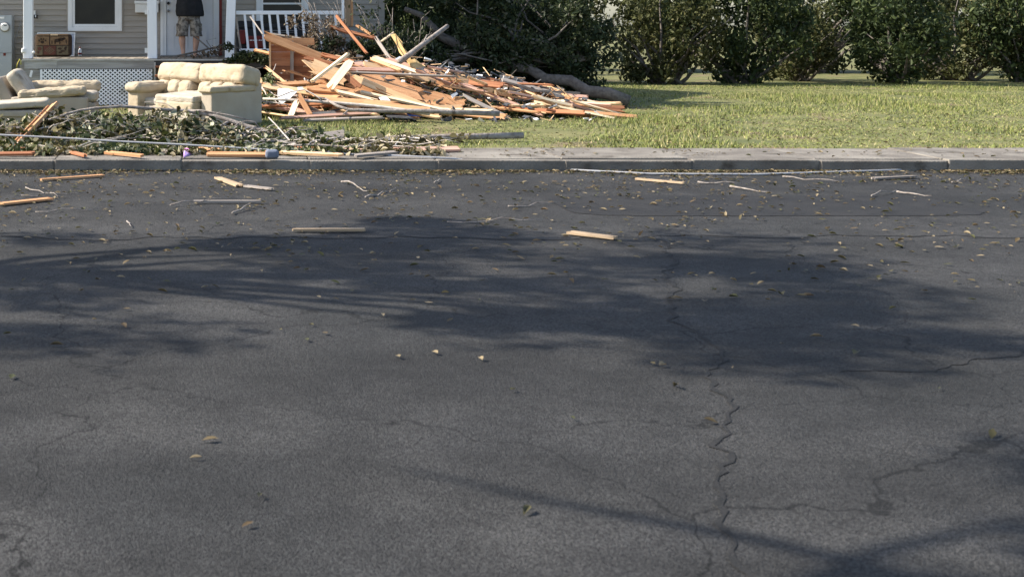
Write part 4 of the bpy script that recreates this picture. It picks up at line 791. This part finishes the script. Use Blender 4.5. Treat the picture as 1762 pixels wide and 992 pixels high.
# ------------------------------------------------------------------ the belt of branches along the pavement
def fh(X, Y):
    px = PX+X*F/Y
    k = 1 if px < 330 else max(.16, 1-(px-330)/170)
    b = max(0, 1-((Y-19.1)/1.9)**2) if Y > 19.1 else max(0, 1-((Y-19.1)/2.3)**2)
    return .27*k*b
cells = [('leafy_branch', 'broken leafy branch in the front belt before the footstool', 0, 75), ('leafy_branch', 'broken leafy branch in the front belt before the armchair front', 75, 150), ('leafy_branch', 'broken leafy branch in the front belt before the lattice', 150, 235),
         ('leafy_branch', 'broken leafy branch in the front belt before the far arm of the loveseat', 235, 310), ('leafy_branch', 'broken leafy branch in the front belt before the near arm of loveseat', 310, 400), ('leafy_branch', 'broken leafy branch under the thick end of the arched bough', 400, 490),
         ('leafy_branch', 'low leafy branch in front of the weathered grey board', 490, 600), ('leafy_branch', 'low leafy branch in front of the pale fallen log', 600, 745)]
L_MIX = [leafmat('leaves_belt_a', (.022,.032,.010), (.075,.085,.022), (.42,.38,.24), .72), leafmat('leaves_belt_b', (.05,.042,.020), (.13,.11,.04), (.44,.37,.24), .70), leafmat('leaves_belt_c', (.022,.036,.018), (.075,.095,.04), (.38,.38,.27), .75)]
for ci, (nm, lb, c0, c1) in enumerate(cells):
    low = c0 >= 490; pts = []; stems = []
    mid = (c0+c1)/2; Y0 = 18.0 if low else 18.7; main = wig(((c0-15-PX)*Y0/F, Y0, .04), ((c1+30-PX)*(Y0+.3)/F, Y0+.3, .10 if low else .2), 9, .03); stems.append((main, .016, .007))
    for k in range(30 if not low else 18):
        a = random.choice(main[:-1]); an = random.uniform(-1.2, 1.2); s_ = random.choice((-1, 1)); L = random.uniform(.35, 1.15)
        b = a+Vector((s_*math.cos(an)*L, math.sin(an)*L*1.15, 0)); b.z = random.uniform(.02, .12) if low else random.uniform(.2, 1.5)*fh(b.x, b.y)+.02; b.y = max(16.9, min(b.y, 18.6 if low else 20.6))
        w = wig(a, b, 6, .05); stems.append((w, random.uniform(.006, .012), .003))
        for q in range(5):                      # leaves sit in tufts along each twig
            c = w[random.randrange(2, 7)]; m = random.randrange(1, 7 if not low else 5)
            for _ in range(m): pts.append((c.x+random.gauss(0, .055), c.y+random.gauss(0, .055), max(.015, c.z+random.gauss(-.01, .04))))
    for _ in range(230):                        # leaves spilt forward over the pavement edge
        px = random.uniform(c0-20, c1+20); Y = 16.85+abs(random.gauss(0, .38)); pts.append(((px-PX)*Y/F, Y, random.uniform(.01, .07)))
    n = 330 if low else 240
    while n:
        px = random.uniform(c0-20, c1+20); Y = random.uniform(16.8, 18.7 if low else 20.6); X = (px-PX)*Y/F
        if noise.noise((X*2.2, Y*2.2, 5)) < random.uniform(-.5, .45): continue
        pts.append((X, Y, random.uniform(.01, .04)+random.random()**2*fh(X, Y)*.7)); n -= 1
    branch(nm, lb, 'branch', stems, pts, .095, L_MIX[ci % 3], ['barkpale', 'barkpale', 'bark'][ci % 3], up=.5, aspect=.6)
# traced big boughs
branch('arched_bough', 'long arched bare bough over the leaves in front of the loveseat', 'branch', [
  (pxb([(493,238,18.9),(470,231,19.0),(448,223,19.1),(423,217,19.15),(394,207,19.2),(359,197,19.3),(324,191,19.4),(285,189,19.3),(250,186,19.2),(210,183,19.1),(165,186,19.0),(137,190,19.0),(115,196,18.9),(84,206,18.8)]), .040, .015),
  (pxb([(431,207,19.2),(392,198,19.25),(345,190,19.3),(324,191,19.4)]), .010, .016), (pxb([(394,209,19.2),(380,216,19.0),(362,223,18.9)]), .016, .009),
  (pxb([(448,222,19.1),(438,210,19.1),(425,208,19.1),(408,212,19.0)]), .013, .007), (pxb([(410,213,19.1),(398,222,19.0),(380,228,18.8)]), .010, .006), (pxb([(270,186,19.5),(255,195,19.3),(238,209,19.1)]), .013, .008),
  (pxb([(300,187,19.4),(285,178,19.6),(262,175,19.7),(248,176,19.7)]), .007, .004)], bark='bark')
branch('fallen_branch', 'straight low branch running level under the arched bough', 'branch', [(pxb([(290,245,18.0),(325,237.5,18.2),(365,240,18.2),(407,243.5,18.1),(470,243,18.2),(505,240,18.4)]), .011, .018)], bark='bark')
branch('fallen_branch', 'thin level twig in the leaves before the lattice', 'branch', [(pxb([(160,226,18.5),(225,238,18.3),(262,236,18.3),(315,231,18.5)]), .008, .011), (pxb([(225,238,18.3),(200,222,18.8),(150,228,18.6)]), .006, .006)], bark='bark')
branch('fallen_branch', 'bare pale forked twig standing beside the grey board', 'branch', [(pxb([(512,257,18.0),(500,243,18.3),(488,230,18.5),(474,214,18.7),(462,202,18.8)]), .013, .008), (pxb([(474,214,18.7),(466,216,18.7),(459,220,18.7)]), .006, .004)], bark='barkpale')
branch('log', 'long pale fallen log lying along the lawn edge at right', 'log', [(pxb([(588,240,18.7),(620,240.5,18.7),(642,239,18.7),(690,237,18.7),(728,236.5,18.7),(800,235,18.8),(900,233,18.9)]), .03, .048), (pxb([(642,239,18.7),(625,243,18.5),(600,247,18.4)]), .010, .006)], bark='bark')
for i, (a, b, lb) in enumerate((((30,246,17.7),(150,262,17.2),'pale stick lying before the leaning orange board'), ((120,252,17.5),(215,238,18.0),'pale stick in the front belt before the armchair'), ((230,262,17.2),(330,246,17.7),'pale stick left of the lilac cloth scrap'), ((380,262,17.1),(455,246,17.6),'pale stick lying over the tan pavement boards'), ((520,262,17.1),(640,250,17.5),'pale stick in the low leaves before the grey board'), ((600,252,17.6),(720,262,17.1),'pale stick in the low leaves at right'), ((170,215,19.0),(260,200,19.4),'pale upper stick in the leaves before the lattice'), ((60,225,18.6),(140,205,19.0),'pale stick standing from the leaves before the armchair'), ((290,225,18.6),(350,205,19.1),'pale stick standing from leaves before the loveseat seat'))):
    branch('stick', lb, 'branch', [(wig(P(*a), P(*b), 6, .03), .011, .006), (wig(P(*a).lerp(P(*b), .5), P(*b)+Vector((.25, -.1, .12)), 4, .05), .006, .003)], bark='barkpale')
branch('fallen_branch', 'long crooked bare limb through the low leaves at right', 'branch', [(pxb([(470,252,17.6),(540,249,17.7),(600,253,17.5),(660,250,17.6),(745,255,17.4)]), .018, .010), (pxb([(600,253,17.5),(630,243,17.8),(655,240,17.9)]), .009, .005), (pxb([(540,249,17.7),(560,240,18.0),(590,236,18.2)]), .009, .005)], bark='bark')
branch('fallen_branch', 'short pale stick standing in leaves before the log', 'branch', [(pxb([(673,262,17.5),(680,250,17.8),(687,240,18.0)]), .014, .010)], bark='barkpale')
plank('board', P(501,241,18.75), P(593,230,18.8), .11, .03, 'grey', (-.1,-.85,.5), 'weathered grey board lying on the lawn edge', jag=.05)
plank('board', P(96,178,19.5), P(20,257,17.75), .115, .045, 'orange', (-.5,-.75,.35), 'weathered orange board leaning out of the front belt at left', jag=.05)
plank('lath', P(83,182,19.4), P(15,254,17.8), .025, .02, 'orange', (-.5,-.75,.35), 'thin lath beside the leaning orange board at left', jag=.03)
for (x0,y0,x1,y1,w,k,lb) in ((0,258,78,257,.10,'rust','red brown board lying at the bottom left of the picture'), (-20,265,60,264,.08,'rust','lowest red brown board at the bottom left corner'),
   (338,257,465,261,.11,'orange','long tan board lying on the pavement under the cable'), (355,265,470,266,.10,'orange','tan board lying on the pavement, nearest one below the cable'), (482,262,590,267,.06,'fresh','thin tan board right of the small blue grey block'),
   (590,259,634,259.5,.09,'pink','short pinkish board on the pavement before the log'), (674,258,790,256,.12,'pink','long pinkish board on the pavement at right'), (182,262,246,268,.06,'orange','orange board half buried in leaves before the lattice'), (440,236,476,238,.06,'cream','short cream board under the thick bough end'), (96,255,148,268,.05,'rust','rust board scrap before the armchair at the bottom edge'), (262,258,312,262,.06,'grey','grey board scrap left of the lilac cloth'), (610,268,690,261,.06,'grey','grey board scrap at the bottom right edge'), (500,254,560,257,.05,'rust','rust board scrap behind the thin tan board')):
    a, b = G(x0, y0, .045), G(x1, y1, .045); plank('board', a, b, w, .03, k, (0,-.25,.95), lb, jag=.06)
tag(MB().sq(G(468,265,.07), (.075,.05,.05), .3, .3, wr=.02).build('block', mat('block_blue', (.12,.14,.19), (.18,.20,.25), 9, .8), None, True, G(468,265,.02)), 'small blue grey block on the pavement under the cable', 'block')
plate('cloth_scrap', 'small pink and lilac cloth scrap standing at the bottom edge', 'cloth', (G(316,270,.02), P(316,258,16.95), P(319,254.5,16.98), P(324,255,16.96), P(328,261,16.93), P(329,270,16.9)), .015, mat('lilac_cloth', (.52,.36,.66), (.68,.22,.52), 16, .8, lo=.5, hi=.6))
# grey cable drooping across the belt and out to the road
cb = [P(-60,228,17.6), P(0,232,17.5), P(100,237,17.4), P(200,243,17.25), P(300,248,17.15), P(400,254,17.05), P(500,260,16.95), P(600,265,16.85), P(700,268.5,16.75)]
cb += [G(780,273,.01), G(860,281,-.11), G(980,292,-.115), G(1120,299,-.115), G(1300,300,-.115), G(1500,294,-.115), G(1800,283,-.115)]
tag(MB().tube(cb, .012, 8).build('cable', M['cable'], None, True, cb[0]), 'fallen grey utility cable stretched across the front debris', 'cable')
# ================================================================== BEYOND THE PICTURE: the same street goes on
L_HEDGE2 = leafmat('leaves_hedge_olive', (.03,.036,.012), (.085,.09,.03), (.13,.12,.05), .82)
hm = MB(); hcs, hlv = clumps((0, 0, 1.35), (1.9, .9, 1.35), 60, .42, 7000)
hmesh = [leaf_mesh('crown', hlv, .13), leaf_mesh('crown', clumps((.2, 0, 1.1), (1.7, .9, 1.2), 44, .36, 5200)[1], .11), leaf_mesh('crown', clumps((-.2, 0, 1.7), (1.5, 1.0, 1.7), 52, .40, 6500)[1], .15)]; st = MB()
for c in hcs[:14]: st.tube(wig((random.uniform(-.4,.4), 0, 0), c[0], 4, .05), [.05,.04,.03,.02,.01], 6)
hst = None; ORD = 'first second third fourth fifth sixth seventh eighth ninth tenth eleventh twelfth thirteenth'.split()
for i in range(13):
    r = thing('hedge_shrub', ORD[i]+' dark green shrub from the house in the row closing the yard', 'shrub', (5.2+i*2.2+random.uniform(-.75,.75), 37.5+random.uniform(-1.6,1.2)+.12*i, 0), random.uniform(0, 6), 'row of shrubs closing the yard')
    r.scale = (random.uniform(.95,1.15), random.uniform(.9,1.2), random.uniform(1.0,1.3))
    o = link('crown', hmesh[(i*7+i//2) % 3], (L_HEDGE, L_DARK, L_HEDGE2)[(i*5) % 3], r)
    if hst is None: hst = st.build('trunk', M['barkdark'], r, True)
    else: c = hst.copy(); COL.objects.link(c); c.parent = r
for i in range(9):
    r = thing('hedge_shrub', ORD[i]+' olive shrub from the house in the farther row behind the yard', 'shrub', (7+i*4.1+random.uniform(-1,1), 47+random.uniform(-2,2), 0), random.uniform(0, 6), 'farther row of shrubs behind the yard'); r.scale = (1.7, 1.4, random.uniform(1.3, 1.9))
    link('crown', hmesh[i % 3], (L_HEDGE2, L_HEDGE)[i % 2], r); c = hst.copy(); COL.objects.link(c); c.parent = r
# leaf litter and twigs blown over road, pavement and lawn
pts = []
while len(pts) < 6400:
    u = random.random(); Y = 16.37-abs(random.gauss(0, .22)) if u < .42 else (16.3-abs(random.gauss(0, 1))*3.4 if u < .75 else random.uniform(16.6, 24))
    if Y < 2.6: continue
    X = random.uniform(-.17, .62)*Y
    if noise.noise((X*.8, Y*.8, 9)) < random.uniform(-.6, .5): continue
    z = -.118 if Y < CURB-.16 else (.018 if Y < 17.9 else .04); pts.append((X, Y, z+.004))
lm = leaf_mesh('leaf_litter', pts, .055, 4.0, .5, flat=.12); tag(link('leaf_litter', lm, leafmat('leaves_litter', (.06,.065,.025), (.13,.09,.05), (.28,.22,.13), .72)), 'torn leaves blown over the road and pavement', 'leaves', kind='stuff')
for i in range(26):
    Y = 16.2-abs(random.gauss(0, 1))*2.6; 
    if Y < 5: continue
    X = random.uniform(-.14, .58)*Y; a = random.uniform(-1.4, 1.4); L = random.uniform(.25, .9); c = Vector((X, Y, -.108)); d = Vector((math.cos(a), math.sin(a), 0))
    if i % 3: branch('twig', 'broken bare twig lying on the road', 'twig', [(wig(c-d*L/2, c+d*L/2, 5, .03), random.uniform(.006, .012), .003)], bark='bark', group='twigs on the road')
    else: plank('board', c-d*L/2, c+d*L/2, random.choice((.04,.06,.09)), .02, random.choice(('grey', 'grey', 'tan', 'orange')), (0, 0, 1), 'splintered board scrap lying on the road', group='board scraps on the road', jag=.06)

tcs, tlv = clumps((0, 0, 0), (3.2, 3.0, 2.6), 80, .5, 26000); tmesh = leaf_mesh('crown', tlv, .13)
for i, (x, y, h) in enumerate(((-8.5, 10.5, 7.6), (-7.0, 4.8, 9.5))):  # unseen trees added to throw dappled shade over the asphalt
    r = thing('street_tree', ['tall leafy street tree left of the picture, farther from the camera', 'tall leafy street tree left of the picture, nearer to the camera'][i], 'tree', (x, y, -.13), i*2.0, 'street trees')
    o = link('crown', tmesh, L_HEDGE, r); o.location = (0, 0, h)
    tk = MB().tube(wig((0, 0, 0), (0, 0, h+.5), 6, .01), [.26, .22, .20, .18, .15, .11, .06], 10)
    for c in tcs[:22]: tk.tube(wig((0, 0, h-2.4+random.uniform(-.4, 1.5)), Vector(c[0])+Vector((0, 0, h)), 4, .05), [.08, .06, .045, .03, .012], 6)
    tk.build('trunk', M['bark'], r, True)
